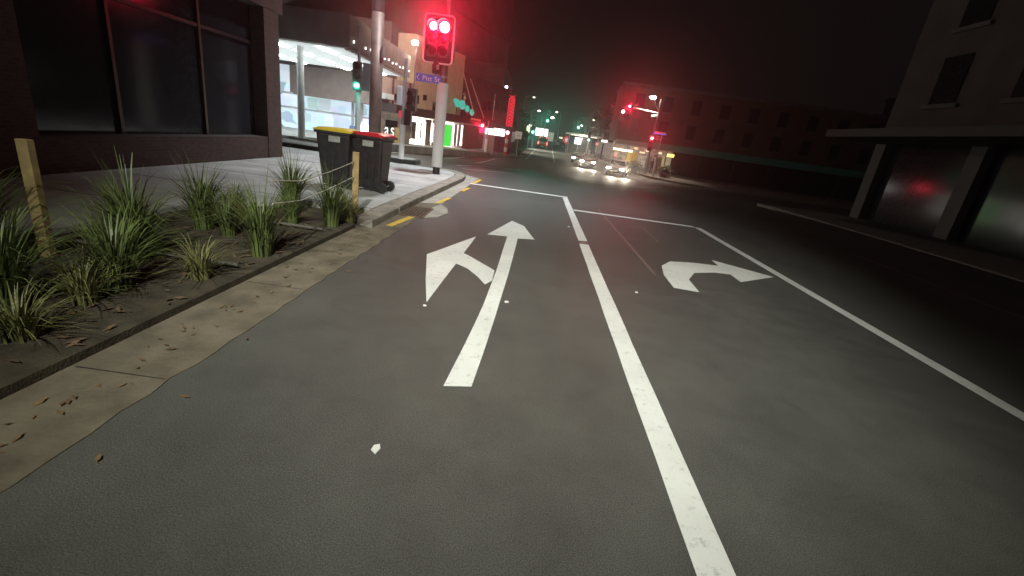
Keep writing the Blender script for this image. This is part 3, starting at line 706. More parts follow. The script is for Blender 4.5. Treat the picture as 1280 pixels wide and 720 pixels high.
# recessed shop front below it
yb = 35.5; X0 = xat(478, 150, yb); 
MB().bx(-34, X0, yb, yb + .2, -1.2, CB - .06).build('back_wall', SHOPC, t)
for u in (441, 452, 463, 474):
    xx = xat(u, 150, yb - .1); MB().bx(xx - .1, xx + .1, yb - .15, yb - .003, -1.2, CB - .06).build('mullion', WHITE, t)
for v in (129, 147):
    za = at(455, v, yb - .1).z; MB().bx(-33, X0, yb - .1, yb - .004, za - .07, za + .07).build('transom', WHITE, t)
za, zb_ = at(459, 99, yb).z, at(459, 118, yb).z
MB().bx(xat(452, 108, yb), xat(470, 108, yb), yb - .4, yb - .2, zb_, za).build('lightbox', glow('lightbox_white', (1, 1, .97), 5), t)
za, zb_ = at(459, 158, yb).z, at(459, 171, yb).z
MB().bx(xat(450, 165, yb), xat(463, 165, yb), yb - .4, yb - .2, -1.1, za).build('lit_counter', glow('counter_white', (1, 1, .97), 4), t)
MB().bx(xat(440, 165, yb), xat(448, 165, yb), yb - .5, yb - .2, -1.1, za - .1).build('display', mat('blue_goods', (.2, .24, .5), .5, emit=(.25, .3, .6), estr=.3), t)
for xx, yy in ((c0[0] - 3, c0[1] + 1.5), (c0[0] - 12, c0[1] + 1)): MB().tube((xx, yy, -1.0), (xx, yy, CB), .16, n=16).build('column', WHITE, t)
MB().prism([(c0[0] - 24, c0[1] + 1), (c0[0] - 1.5, c0[1] + 1), (X0 - .3, 35.2), (-34, 35.2)], zf(-.3), zf(.12)).build('forecourt', CONC, t)
# block above and behind
MB().bx(-34, c1[0] - 2.5, yb + .6, yb + 14, -1, CT + 2.5).build('rear_block', mat('dim_render', (.13, .1, .1), .9), t)
# flood lamp seen over the canopy
Yf = 33; pf = at(519, 53.5, Yf)
t = thing('floodlight', 'small bright floodlight on a dark post above the grey canopy end', 'floodlight', tuple(pf), 0)
MB().ball((0, 0, 0), .16, (1.35, .6, .9), 14).build('lit_lens', LAMP_E, t, smooth=True); MB().box((-.02, .2, .03), (.5, .2, .34)).build('housing', HOUS, t, bevel=.05)
MB().tube((0, .3, -3.4), (0, .3, .1), .04, n=8).build('post', BLACK, t)
light('flood_light', 'POINT', (pf.x + .05, Yf - .35, pf.z), 750, (1, .9, .75), size=.15)
# ================================================================== FAR LEFT CORNER OBJECTS
def simple_signal(u, vbase, vlight, Y, lab, litm, row, u_l=None, s=1.0, sleeve=True, zbase=None, group=None, board=None, name='traffic_signal'):
    zb_ = zg(Y) + .13 if zbase is None else zbase
    x = xat(u, vbase, Y)
    t = thing(name, lab, 'traffic light', (x, Y, zb_), 0, group)
    xl, zl = local(t, u_l or u, vlight, -.2)
    if sleeve: MB().tube((0, 0, 0), (0, 0, 1.5), .15, .15, 14).build('sleeve', WHITE, t)
    MB().tube((0, 0, 0), (0, 0, zl + .5), .06, .05, 10).build('pole', STEEL, t)
    head(t, xl, -.2, zl + (row - 1) * .3 * s, [(0, row)], litm, s, board, border=False)
    if abs(xl) > .25: MB().tube((0, -.05, zl), (xl, -.05, zl), .035, n=8).build('arm', STEEL, t)
    return t, x + xl, zb_ + zl
t, lx_, lz_ = simple_signal(606.5, 192, 157, 46, 'far red signal on white sleeved post before the dark maroon building', RED_F, 0, 603, 1.7)
light('red_glow_light', 'POINT', (lx_, 45.4, lz_), 60, (1, .012, .05), size=.12)
light('red_glow_light', 'SPOT', (lx_, 45.2, lz_), 1500, (1, .012, .05), target=(0, 0, 1.5), size=.12, spot=10, blend=1)  # beam added for the halo of the far red signal
MB().bx(.2, .75, .05, .5, 0, 1.9).build('control_cabinet', mat('cabinet_grey', (.2, .19, .19), .6), t, bevel=.03)
MB().bx(-.75, -.3, -.3, -.26, lz_ - zg(46) - .75, lz_ - zg(46) - .35).build('side_lens', RED_F, t)
def billboard(name, lab, cat, u0, v0, u1, v1, Y, m, th=.15, partname='lit_panel', base=None):
    a, c_ = at(u0, v0, Y), at(u1, v1, Y); t = thing(name, lab, cat, ((a.x + c_.x) / 2, Y, base if base is not None else c_.z))
    zz = t.location.z; w = (c_.x - a.x) / 2
    MB().bx(-w, w, -th/2, th/2, c_.z - zz, a.z - zz).build(partname, m, t); 
    MB().bx(-w - .05, w + .05, th/2 + .002, th/2 + .08, c_.z - zz - .05, a.z - zz + .05).build('frame', BLACK, t)
    return t
# corner bar front with lit fascia
t = thing('corner_bar', 'low dark corner bar front under the long white lit sign', 'shop', (at(628, 180, 52).x, 52, zg(52) + .13), R(4))
a = local(t, 607, 158.5); c_ = local(t, 641, 160)
MB().bx(a[0], c_[0], .3, 6, 2.7, 4.3).build('wall', MAROON, t); MB().bx(a[0], c_[0], .9, 1.0, 0, 2.69).build('back_wall', mat('dark_red_inside', (.12, .02, .03), .7, emit=(.3, .02, .05), estr=.12), t)
MB().bx(a[0] - .1, c_[0] + .1, -1.4, .29, 2.62, 2.95).build('verandah', FASC, t)
w0 = local(t, 607.5, 156.5, -3.0); w1 = local(t, 631, 165, -3.0)
MB().bx(w0[0], w1[0], -3.1, -3.0, w0[1] - .85, w0[1] - .15).build('lit_sign', glow('white_sign', (1, .95, .93), 3), t)
for x in (w0[0] + .2, w1[0] - .3): MB().bx(x, x + .08, -2.999, -1.41, w0[1] - .6, w0[1] - .5).build('sign_bracket', BLACK, t)
for k in range(4): MB().bx(a[0] + .6 + k * 1.0, a[0] + .72 + k * 1.0, .2, .32, 0, 2.69).build('post', BLACK, t)
# red neon lattice
t = thing('neon_sign', 'tall red neon lattice sign standing over the corner bar', 'neon sign', (at(637, 150, 51.4).x, 51.4, zg(52) + 3.1))
a = local(t, 632, 152); c_ = local(t, 641, 119.5); NE = glow('red_neon', (.9, .012, .05), .8)
b = MB(); W_ = .3; H_ = c_[1]
for k in range(9):
    z0_, z1_ = H_ * k / 9, H_ * (k + 1) / 9; b.tube((-W_, 0, z0_), (W_, 0, z1_), .05, n=6).tube((W_, 0, z0_), (-W_, 0, z1_), .05, n=6)
for x in (-W_, 0, W_): b.tube((x, 0, 0), (x, 0, H_ - (.3 if x else 0)), .05, n=6)
b.build('tube', NE, t); MB().bx(-.05, .05, .1, .2, -.5, H_).build('mast', BLACK, t)
# red and white barber style post with globe
t = thing('barber_post', 'red and white post with a round lamp outside the corner bar', 'post', (at(632, 186, 49).x, 49, zg(49) + .13))
zt = local(t, 632, 168)[1]
for k in range(5): MB().tube((0, 0, zt * k / 5), (0, 0, zt * (k + 1) / 5), .17, n=12).build('band', [mat('post_red', (.5, .06, .04), .5), WHITE][k % 2], t)
MB().ball((0, 0, zt + .2), .2).build('globe', glow('globe', (1, .55, .55), 3), t, smooth=True)
# white parking sign
t = thing('parking_sign', 'small white square sign on a thin leaning post before the dark tree', 'sign', (at(645, 197, 50).x, 50, zg(50) + .05))
a = local(t, 648, 169)
MB().tube((0, 0, 0), (a[0], 0, a[1] + .3), .04, n=8).build('post', STEEL, t)
p_ = MB().box((a[0], -.06, a[1]), (.72, .03, .74)).build('plate', REFL, t)
MB().bx(a[0] - .2, a[0] + .2, -.085, -.08, a[1] - .1, a[1] - .02).bx(a[0] - .14, a[0] + .14, -.085, -.08, a[1] + .1, a[1] + .15).build('marking', mat('grey_marking', (.4, .4, .42), .6), p_)

def tree(name, lab, x, y, h, r, n, seed, grp=None, base=.35, sx=1, ls=1):
    rnd = random.Random(seed); t = thing(name, lab, 'tree', (x, y, zg(y)), 0, grp)
    b = MB(); b.tube((0, 0, -.1), (.05, 0, h * .55), .16, .09, 8)
    for k in range(6):
        a = k * 1.05; b.tube((.05, 0, h * (.3 + .05 * k)), (r * .6 * math.cos(a), r * .6 * math.sin(a), h * (.55 + .06 * k)), .06, .02, 6)
    b.build('trunk', BARK, t)
    b = MB()
    cl = [(rnd.gauss(0, .45) * r * sx, rnd.gauss(0, .45) * r, h * (base + (1 - base) * rnd.random()), rnd.uniform(.25, .5) * r) for _ in range(16)]
    for _ in range(n):
        cx, cy, cz, cr = rnd.choice(cl); d_ = Vector((rnd.gauss(0, 1), rnd.gauss(0, 1), rnd.gauss(0, 1))).normalized() * cr * rnd.random() ** .4
        p_ = Vector((cx, cy, cz)) + d_; s_ = rnd.uniform(.09, .2) * ls; q_ = Vector((rnd.gauss(0, 1), rnd.gauss(0, 1), rnd.gauss(0, 1))).normalized(); w_ = q_.orthogonal().normalized()
        b.face([p_ - q_ * s_, p_ + w_ * s_ * .5, p_ + q_ * s_, p_ - w_ * s_ * .5])
    b.build('crown', LEAF2, t); return t
tree('street_tree', 'dark leafy street tree behind the white parking sign', at(648.5, 190, 54).x, 54, 4.8, .9, 6500, 4, base=-.02, ls=1.3, sx=.7)
tree('street_tree', 'thin dark street tree beside the far left green signal', at(659.5, 185, 100).x, 100, 6.2, 1.4, 1100, 9, base=.1)
tree('street_tree', 'tall dark street tree behind the bus shelter', at(752, 190, 78).x, 78, 9.5, 2.2, 1800, 14, base=.3)

# ================================================================== STREET FAR AHEAD
def lamp_post(u, v, Y, lab, h=None, arm=1.2, strong=LAMPF_E, r=.22, group='street lamps far down the street'):
    p_ = at(u, v, Y); s_ = -1 if p_.x < 3 else 1
    t = thing('street_lamp', lab, 'street lamp', (p_.x + s_ * arm, Y, zg(Y)), 0, group)
    H_ = p_.z - zg(Y)
    MB().tube((0, 0, 0), (0, 0, H_ - .1), .1, .06, 8).build('pole', STEEL, t)
    MB().path([(0, 0, H_ - .15), (-s_ * arm * .5, 0, H_ + .12), (-s_ * arm, 0, H_ + .1)], .045, 6).build('arm', STEEL, t)
    l = MB().box((-s_ * arm, 0, H_ + .06), (.75, .35, .14)).build('lantern', HOUS, t)
    MB().ball((-s_ * arm, -.05, H_), r, (1.2, .8, .6), 10).build('lit_glass', strong, l); return t
light('lamp_light', 'SPOT', tuple(at(667.5, 122.2, 70) - Vector((0, .3, .3))), 4500, (1, .97, .75), target=(2, 70, -.9), size=.3, spot=95, blend=.8)
lamp_post(674, 138.5, 85, 'bright street lamp above left of the overhead green signal')
light('lamp_light', 'SPOT', tuple(at(674, 139.5, 85) - Vector((0, .3, .3))), 6000, (1, .98, .8), target=(1.5, 84, -.8), size=.3, spot=95, blend=.8)
lamp_post(690.5, 147, 95, 'street lamp just right of the overhead green signal', r=.3)
lamp_post(696, 140, 130, 'small street lamp highest right of the overhead green signal')
lamp_post(667.5, 121.5, 70, 'dim street lamp highest on the left of the far street', strong=glow('dim_lamp', (1, .9, .75), 2.5), r=.2)
lamp_post(727, 157, 140, 'tiny street lamp beside the farther green signal')
lamp_post(742, 150, 110, 'small dim street lamp right of the farther green signal', strong=glow('dim_lamp2', (1, .9, .75), 4))
lamp_post(658, 141, 75, 'small dim lamp beside the dark street tree', strong=glow('dim_lamp3', (1, .9, .7), 3), r=.14, arm=.5)
p_ = at(633, 109, 60)
t = thing('street_lamp', 'tall slim lamp with violet white light behind the corner bar', 'street lamp', (p_.x, 60, zg(60)))
MB().tube((0, 0, 0), (0, 0, p_.z - zg(60)), .11, .06, 8).build('pole', BLACK, t); MB().ball((0, 0, p_.z - zg(60)), .17).build('lit_glass', glow('violet_lamp', (.8, .75, 1), 12), t)
# green signals down the street
t, gx, gz = simple_signal(672, 186, 151, 92, 'overhead green signal on a mast arm far down the street', GRN_F, 2, 684.5, 2.5)
light('green_glow_light', 'SPOT', (gx, 91.0, gz), 1700, (.0, .8, .5), target=(0, 0, 1.5), size=.15, spot=7, blend=1)  # halo beam added, pointed back at the viewpoint
t, gx, gz = simple_signal(664, 188, 165, 88, 'far green signal on the left kerb beside the red van', GRN_F, 2, 666, 2.8)
light('green_glow_light', 'SPOT', (gx, 87.0, gz), 1700, (.0, .8, .5), target=(0, 0, 1.5), size=.15, spot=7, blend=1)  # added for the green halo at the left kerb
t, gx, gz = simple_signal(727, 190, 159.5, 105, 'farther green signal above the bus shelter', GRN_F, 2, 723, 2.6)
light('green_glow_light', 'SPOT', (gx, 104.0, gz), 1500, (.0, .8, .5), target=(0, 0, 1.5), size=.15, spot=7, blend=1)  # added beam, halo of the farther green signal
t, gx, gz = simple_signal(735, 200, 175, 66, 'green signal low on a post behind the dark red car', GRN_F, 2, 736, 1.5)

# shops far ahead on the left: bright white block
def facade_block(name, lab, x0, x1, y0, y1, h, m, zb_, lights=(), front='x', winm=SHOPD):
    t = thing(name, lab, 'building', ((x0 + x1) / 2, (y0 + y1) / 2, zb_)); X = (x1 - x0) / 2; Y_ = (y1 - y0) / 2
    MB().bx(-X, X, -Y_, Y_, 3.0, h).build('wall', m, t); MB().bx(-X + .2, X - .2, -Y_ + .2, Y_ - .2, -1, 2.99).build('ground_floor', winm, t)
    MB().bx(-X - .25, X + .25, -Y_ - .25, Y_ + .25, h + .003, h + .4).build('parapet', m, t)
    sgn = 1 if (x0 + x1) < 0 else -1
    MB().bx(sgn * X, sgn * (X + 2.2), -Y_, Y_, 2.95, 3.35).build('verandah', FASC, t)
    MB().bx(-X, X, -Y_ - 1.8, -Y_ - .26, 2.95, 3.35).build('verandah', FASC, t)
    n = max(2, int(2 * Y_ / 3.2))
    for k in range(n):
        yy = -Y_ + (k + .5) * 2 * Y_ / n
        for f in range(max(1, int((h - 3.6) // 3.2))):
            z_ = 4.4 + f * 3.2; w_ = MB().bx(sgn * (X + .005), sgn * (X + .05), yy - .5, yy + .5, z_, z_ + 1.6).build('window', GLASSD, t)
            MB().bx(sgn * (X + .005), sgn * (X + .12), yy - .65, yy + .65, z_ - .13, z_ - .003).build('sill', m, w_)
    n = max(2, int(2 * X / 3.2))
    for k in range(n):
        xx = -X + (k + .5) * 2 * X / n
        for f in range(max(1, int((h - 3.6) // 3.2))):
            z_ = 4.4 + f * 3.2; w_ = MB().bx(xx - .5, xx + .5, -Y_ - .05, -Y_ - .005, z_, z_ + 1.6).build('window', GLASSD, t)
            MB().bx(xx - .65, xx + .65, -Y_ - .12, -Y_ - .005, z_ - .13, z_ - .003).build('sill', m, w_)
    return t
DIM = mat('dim_wall', (.12, .1, .09), .9, noise=.2, scale=1); DIM2 = mat('dim_wall_grey', (.16, .15, .14), .9, noise=.2, scale=1); DIM3 = mat('dim_wall_brown', (.14, .09, .07), .9, noise=.2, scale=1)
facade_block('street_building', 'dark building rising behind the red neon lattice', -22, -5.5, 60, 76, 9.5, DIM, -.8)
facade_block('street_building', 'dark building far along the left side of the street', -22, -6, 96, 128, 9, DIM3, -.4)
t = billboard('shop_sign', 'bright white lit shopfront far down the left side', 'sign', 670, 159.5, 684, 171, 135, shelves('far_white', 3.2, (1, .98, .95), .35, .45), base=None)
t = billboard('shop_sign', 'pale yellow lit sign left of the far green signal', 'sign', 659, 157, 661.5, 166, 78, glow('far_yellow', (.9, 1, .6), 1.5))
t = billboard('shop_sign', 'small cream lit sign above the far left green signal', 'sign', 661.5, 155.5, 666.5, 158.5, 96, glow('far_cream', (1, .97, .85), 2.2))
t = billboard('advertising_panel', 'lit white advertising panel in the bus shelter end', 'sign', 719, 171.5, 726, 181, 72, glow('ad_panel', (.85, .85, 1), 1.7))
t = thing('round_sign', 'round red sign with pale ring left of the bus shelter', 'sign', tuple(at(708.5, 175, 80)))
MB().tube((0, .03, 0), (0, -.03, 0), .62, n=24).build('disc', glow('red_disc', (.75, .05, .08), .6), t); MB().tube((0, -.035, 0), (0, -.045, 0), .3, n=24).build('centre', glow('pink_disc', (1, .6, .65), .7), t); MB().tube((0, .1, -2.1), (0, .1, .2), .05, n=8).build('post', STEEL, t)
for u0, v0, u1, v1, Y_, c_l, e_, lab in ((685, 165, 691, 177, 140, (.9, .85, .7), .35, 'pale dim lit shopfront right of the bright white one'), (752, 174.5, 759, 178.5, 70.5, (1, .95, .8), 1.6, 'pale lit shop sign between the shelter and the silver car'), (699, 171, 703, 173.5, 138, (1, .9, .7), 1.3, 'tiny warm lit sign above the far white parked car'), (655, 166, 657.5, 171, 76, (.3, 1, .6), .8, 'small green lit sign at the right edge of the dark tree'), (745, 178, 748, 182, 71.5, (1, .5, .4), .7, 'small reddish lit sign right of the bus shelter')):
    billboard('shop_sign', lab, 'sign', u0, v0, u1, v1, Y_, glow('far_sign', c_l, e_))
# bus shelter
Yb = 73; a = at(712, 166.5, Yb); c_ = at(745, 173, Yb)
t = thing('bus_shelter', 'long bus shelter with pale flat roof on the right footpath', 'bus shelter', (a.x, Yb, zg(Yb) + .1))
zr = a.z - zg(Yb) - .1
MB().bx(-.5, 5.2, -.2, 2.2, zr - .12, zr + .1).build('roof', mat('shelter_roof', (.5, .47, .4), .5), t)
for k in range(4): MB().bx(k * 1.5, k * 1.5 + .1, 0, .1, 0, zr - .12).build('post', STEEL, t)
MB().bx(0, 4.6, 1.9, 1.95, .3, zr - .2).build('glass_panel', GLASSD, t); MB().bx(.3, 4.2, 1.2, 1.6, .4, .48).build('bench', WOOD, t); MB().bx(.3, 4.4, .9, 1.1, zr - .17, zr - .122).build('roof_light', glow('shelter_tube', (1, .95, .85), 3), t)
light('shelter_light', 'POINT', (a.x + 2.3, Yb - .6, zg(Yb) + zr - .5), 250, (1, .92, .8), size=.2)

# traffic cones-like flexible posts along the centre: small reflective studs
# ================================================================== VEHICLES
CARW = mat('car_silver', (.5, .51, .53), .3, .15, noise=.04); CARR = mat('car_maroon', (.2, .03, .04), .25, .3, noise=.04); CARD = mat('car_dark', (.05, .05, .06), .25, .3, noise=.04); CARP = mat('car_white', (.62, .63, .64), .3, .1, noise=.04)
TYRE = mat('tyre', (.015, .015, .015), .8); RIM = mat('rim', (.4, .4, .42), .35, .7)
TAIL = glow('tail_lamp', (1, .1, .08), 5)
def make_car(lab, body, loc, rz, lit=True, group=None, name='car', front_lit=HEAD_E, tail=None):
    """nose towards -y"""
    t = thing(name, lab, 'car', loc, rz, group)
    L_, W_ = 4.3, 1.78
    side = [(-2.12, .32), (-2.15, .62), (-2.0, .78), (-1.05, .95), (-.45, 1.38), (-.1, 1.46), (.85, 1.45), (1.45, 1.2), (1.75, .98), (2.08, .92), (2.12, .5), (2.05, .3)]
    b = MB(); secs = []
    for fx, inset in ((-1, 1), (-.86, 0), (.86, 0), (1, 1)):
        pts = []
        for y, z in side:
            w_ = W_ / 2
            if z > .98: w_ *= 1 - (z - .98) * .42
            ins = .06 * inset
            if abs(y) > 1.95: w_ *= .9
            pts.append(b.bm.verts.new((fx / 1.0 * w_ if abs(fx) == 1 else fx * w_, y * (1 - .012 * inset), z - (.03 * inset if z > .9 else 0))))
        secs.append(pts)
    n = len(side)
    for s0_, s1_ in zip(secs, secs[1:]):
        for i in range(n): b.bm.faces.new((s0_[i], s0_[(i+1) % n], s1_[(i+1) % n], s1_[i]))
    b.bm.faces.new(secs[0][::-1]); b.bm.faces.new(secs[-1])
    b.build('body', body, t, bevel=.03)
    # glass
    def ws(y0, z0, y1, z1, w0, w1, e):
        d_ = Vector((0, z0 - z1, y1 - y0)).normalized() * e
        return MB().face([(-w0, y0 + d_.y, z0 + d_.z), (w0, y0 + d_.y, z0 + d_.z), (w1, y1 + d_.y, z1 + d_.z), (-w1, y1 + d_.y, z1 + d_.z)])
    ws(-.98, .99, -.5, 1.345, .74, .62, .03).build('windscreen', GLASSD, t); 
    MB().face([(-.6, .92, 1.44), (.6, .92, 1.44), (.72, 1.43, 1.235), (-.72, 1.43, 1.235)]).build('rear_window', GLASSD, t)
    for s_ in (-1, 1):
        MB().face([(s_ * .895, -.85, 1.0), (s_ * .895, 1.3, 1.0), (s_ * .80, .8, 1.38), (s_ * .80, -.35, 1.36)]).build('side_window', GLASSD, t)
        MB().box((s_ * .97, -.75, 1.03), (.16, .1, .12)).build('mirror', body, t)
        MB().box((s_ * .62, -2.1, .68), (.36, .12, .15)).build('headlight', front_lit if lit else GLASSD, t, bevel=.03)
        MB().box((s_ * .68, 2.1, .78), (.3, .08, .16)).build('tail_light', tail or UNLIT, t)
        for y in (-1.32, 1.3):
            wh = MB().tube((s_ * .7, y, .31), (s_ * .895, y, .31), .31, n=20).build('wheel', TYRE, t); MB().tube((s_ * .896, y, .31), (s_ * .905, y, .31), .2, n=16).build('rim', RIM, wh)
    MB().bx(-.5, .5, -2.175, -2.12, .52, .66).build('grille', BLACK, t); MB().bx(-.7, .7, -2.17, -2.1, .3, .42).build('lower_grille', BLACK, t)
    MB().bx(-.26, .26, -2.19, -2.177, .42, .51).build('number_plate', REFL, t)
    return t
def car_at(u, v, Y, lab, body, turn, **k):
    x = xat(u, v, Y); return make_car(lab, body, (x, Y, zg(Y) + .002), turn, **k), x
_, ax = car_at(733.5, 208, 52, 'maroon car with bright headlights facing the junction', CARR, R(-6))
_, bx2 = car_at(771, 216, 45, 'silver car with bright headlights stopped nearest at the junction', CARW, R(-16))
_, cx2 = car_at(723, 203, 58.5, 'dark car half hidden behind the maroon car', CARD, R(-6))
for x, y, tx in ((ax, 52, ax - 3), (bx2, 45, bx2 - 5)):
    for s_ in (-.62, .62):
        light('headlight_beam', 'SPOT', (x + s_, y - 2.4, zg(y) + .7), 170 if s_ < 0 else 70, (1, .93, .8), target=(0, 0, 1.5), size=.08, spot=5, blend=1)  # added beams at the viewpoint, for headlight glare only
        light('headlight_beam', 'SPOT', (x + s_ - .15, y - 2.35, zg(y) + .68), 430, (1, .88, .68), target=(x + s_ - 1.6, y - 7, zg(y - 7) - .2), size=.06, spot=62, blend=.8)
PARK = 'cars parked along the right kerb'
for u, v, Y, bd, lab in ((699, 179, 120, CARP, 'white parked car farthest along the right kerb'), (704, 181, 108, CARD, 'dark parked car left of the round red sign'), (711, 185.5, 94, CARR, 'dark red parked car under the round red sign')):
    car_at(u, v, Y, lab, bd, R(-3), lit=False, group=PARK)
# red van far ahead, seen from behind
Yv = 90; xv = xat(677.5, 184, Yv)
t = thing('red_van', 'red van with bright rear lamps driving away down the street', 'van', (xv, Yv, zg(Yv)))
REDV = mat('van_red', (.5, .05, .04), .35, noise=.1, emit=(.6, .1, .08), estr=0)
b = MB(); b.extr([(-.95, .35), (-.98, 1.2), (-.88, 2.15), (-.7, 2.3), (.7, 2.3), (.88, 2.15), (.98, 1.2), (.95, .35)], 0, 4.6); b.build('body', REDV, t, bevel=.04)
MB().bx(-.72, .72, -.02, -.003, 1.35, 2.0).build('rear_window', GLASSD, t); MB().bx(-.9, .9, -.1, -.003, .38, .6).build('bumper', BLACK, t)
for s_ in (-1, 1):
    MB().bx(s_ * .72, s_ * .93, -.05, -.004, .85, 1.3).build('tail_light', TAIL, t); MB().bx(s_ * .55, s_ * .75, -.04, -.004, 2.06, 2.18).build('marker_light', glow('marker', (1, .3, .15), 4), t)
    for y in (.8, 3.7): MB().tube((s_ * .7, y, .36), (s_ * .97, y, .36), .36, n=18).build('wheel', TYRE, t)
MB().bx(-.5, .5, -.03, -.004, .95, 1.25).build('stripe_panel', mat('pale_panel', (.6, .4, .35), .4), t); MB().bx(-.28, .28, -.115, -.102, .44, .55).build('number_plate', REFL, t)

# ================================================================== RIGHT FAR CORNER
b = MB(); kp = [gp(760, 203)[:2]] + [gp(790, 214)[:2], gp(805, 219)[:2], gp(822, 225)[:2], gp(842, 231)[:2]]
kp = [(10.0, 120), (9.9, 75), (10.6, 56), (11.3, 51), (12.2, 47.5), (14.0, 45.0), (18, 43.5), (80, 42)]
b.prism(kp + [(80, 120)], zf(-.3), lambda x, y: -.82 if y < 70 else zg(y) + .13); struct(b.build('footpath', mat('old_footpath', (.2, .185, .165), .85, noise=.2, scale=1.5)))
b = MB()
for (x0, y0), (x1, y1) in zip(kp[1:], kp[2:]):
    b.prism([(x0 - .02, y0 - .02), (x1 - .02, y1 - .02), (x1 + .2, y1 + .25), (x0 + .2, y0 + .25)], zf(-.3), lambda x, y: -.8 if y < 70 else zg(y) + .15)
struct(b.build('kerb', STONE))
TEAL = mat('teal_fascia', (.08, .36, .28), .6, noise=.15, scale=1)
Yr = 60; zfp = -.82
t = thing('corner_store', 'corner shops under long pale and teal verandah at right', 'shop', (xat(800, 210, Yr), Yr, zfp), R(-4))
xl = local(t, 762, 205)[0]; xr = xl + 40
MB().bx(xl, xr, 0, 10, 3.2, 9.6).build('wall', DIM3, t)
MB().bx(xl - .2, xr, -.2, 10, 9.61, 10.0).build('parapet', DIM2, t)
MB().bx(xl, xl + 7.5, .8, .9, 0, 3.19).build('back_wall', SHOPD, t); MB().bx(xl + 7.51, xr, .3, .4, 0, 3.19).build('dark_shopfront', GLASSD, t)
xm = local(t, 815, 180, -2.5)[0]; x8 = local(t, 778, 175, -2.5)[0]
MB().bx(xl, xm, -2.5, -.003, 2.85, 3.1).build('verandah', mat('pale_verandah', (.36, .33, .28), .6), t)
MB().bx(xl, xm, -2.56, -2.503, 2.8, 3.35).build('verandah_fascia', mat('pale_fascia', (.42, .4, .34), .6), t)
MB().bx(xm + .01, xr, -2.56, -2.503, 2.75, 3.5).build('verandah_fascia', TEAL, t); MB().bx(xm + .01, xr, -2.5, -.003, 2.85, 3.1).build('verandah', TEAL, t)
for u0, v0, u1, v1, m_ in ((767, 184.5, 774, 188, WARM_E), (776, 186, 790, 190.5, glow('warm_bar', (1, .9, .62), 4.5)), (800, 189.5, 806, 192, glow('warm_bar2', (1, .75, .4), 1.5)), (834, 192, 842, 197, glow('yellow_bar', (1, .75, .2), 2.2))):
    a = local(t, u0, v0, -1.2); c_ = local(t, u1, v1, -1.2); MB().bx(a[0], c_[0], -1.3, -1.1, c_[1], a[1]).build('lit_sign', m_, t)
for u0, v0, u1, v1, c_l, e_ in ((793, 184, 797, 187, (1, .6, .35), 1.2), (808, 187, 812, 190, (1, .9, .7), 1.6), (822, 190, 827, 193, (1, .8, .5), 1.2), (769, 190, 771, 196, (1, .45, .3), .8)):
    a = local(t, u0, v0, -.9); c_ = local(t, u1, v1, -.9); MB().bx(a[0], c_[0], -1.0, -.8, c_[1], a[1]).build('lit_sign', glow('shop_glow', c_l, e_), t)
for u0, v0, u1, v1, m_, nm in ((784, 191, 786.2, 206, glow('yellow_column', (.8, .55, .15), .6), 'lit_column'), (788, 190, 793.5, 207, mat('yellow_door', (.5, .36, .08), .5, emit=(.7, .5, .1), estr=.3), 'door'), (798, 194, 805, 210, shelves('cafe_window', .35, (.8, .75, .62), 2.5, .5), 'window'), (829, 196, 840, 214, shelves('cafe_window2', .42, (.75, .68, .42), 1.2, .3), 'window'), (808, 196, 811, 213, mat('pale_door', (.45, .42, .38), .6), 'pier'), (821, 196, 824, 215, mat('pale_pier2', (.4, .36, .32), .6), 'pier')):
    a = local(t, u0, v0, .4); c_ = local(t, u1, v1, .4); MB().bx(a[0], c_[0], .35, .5, max(c_[1], .02), a[1]).build(nm, m_, t)
for k in range(9):
    xx = xl + 1.6 + k * 3.4
    for z_ in (4.4, 7.2):
        w_ = MB().bx(xx, xx + 1.1, -.04, -.004, z_, z_ + 1.7).build('window', GLASSD, t); MB().bx(xx - .15, xx + 1.25, -.12, -.004, z_ - .15, z_ - .003).build('sill', DIM2, w_)
for u in (782,): 
    a = local(t, u, 200, -2.3); MB().tube((a[0], -2.3, 0), (a[0], -2.3, 2.8), .06, n=8).build('verandah_post', mat('pale_post', (.55, .5, .4), .5), t)
for k in range(7): MB().tube((xm + 2 + k * 4, -2.3, 0), (xm + 2 + k * 4, -2.3, 2.8), .06, n=8).build('verandah_post', BLACK, t)
# parapet building behind shelter
facade_block('street_building', 'pale stuccoed building behind the overhead red signals', 12.5, 24, 72, 92, 8.6, mat('stucco', (.3, .27, .24), .9, noise=.2), -.8)
facade_block('street_building', 'dark building far along the right side of the street', 13, 26, 97, 135, 9.5, DIM, -.3)
facade_block('street_building', 'grey building closing the far end on the right', 11.5, 24, 140, 180, 8, DIM2, .2)
facade_block('street_building', 'tall dark building at the far right beyond the side street', 50, 85, 48, 75, 14, DIM, -.8)
# red signal post at the right corner and mast arm
Ys = 50
t, lx_, lz_ = simple_signal(816, 219, 173, Ys, 'red signal on the post below the blue sign at right corner', RED_F, 0, 815, 1.7, zbase=zfp)
light('red_glow_light', 'POINT', (lx_, Ys - .7, lz_), 60, (1, .012, .05), size=.12)
light('red_glow_light', 'SPOT', (lx_, Ys - .9, lz_), 1500, (1, .012, .05), target=(0, 0, 1.5), size=.12, spot=10, blend=1)  # halo beam added to the right corner signal
a = local(t, 818, 165.5, -.1); c_ = local(t, 832.5, 168.5, -.1)
MB().bx(a[0], c_[0], -.13, -.1, c_[1] - .05, a[1] + .05).build('street_name_sign', mat('sign_blue_glow', (.12, .12, .6), .5, emit=(.08, .2, 1), estr=.9), t); MB().bx(a[0] + .05, c_[0] - .05, -.14, -.131, c_[1] + .02, c_[1] + .2).build('sign_band', REFL, t)  # blue emission added for brightness; the sign itself gives no light
Ym = 52; pb = at(822, 145, Ym)
t = thing('mast_arm_signal', 'street lamp pole with long arm carrying two red signals', 'traffic light', (pb.x, Ym, zfp))
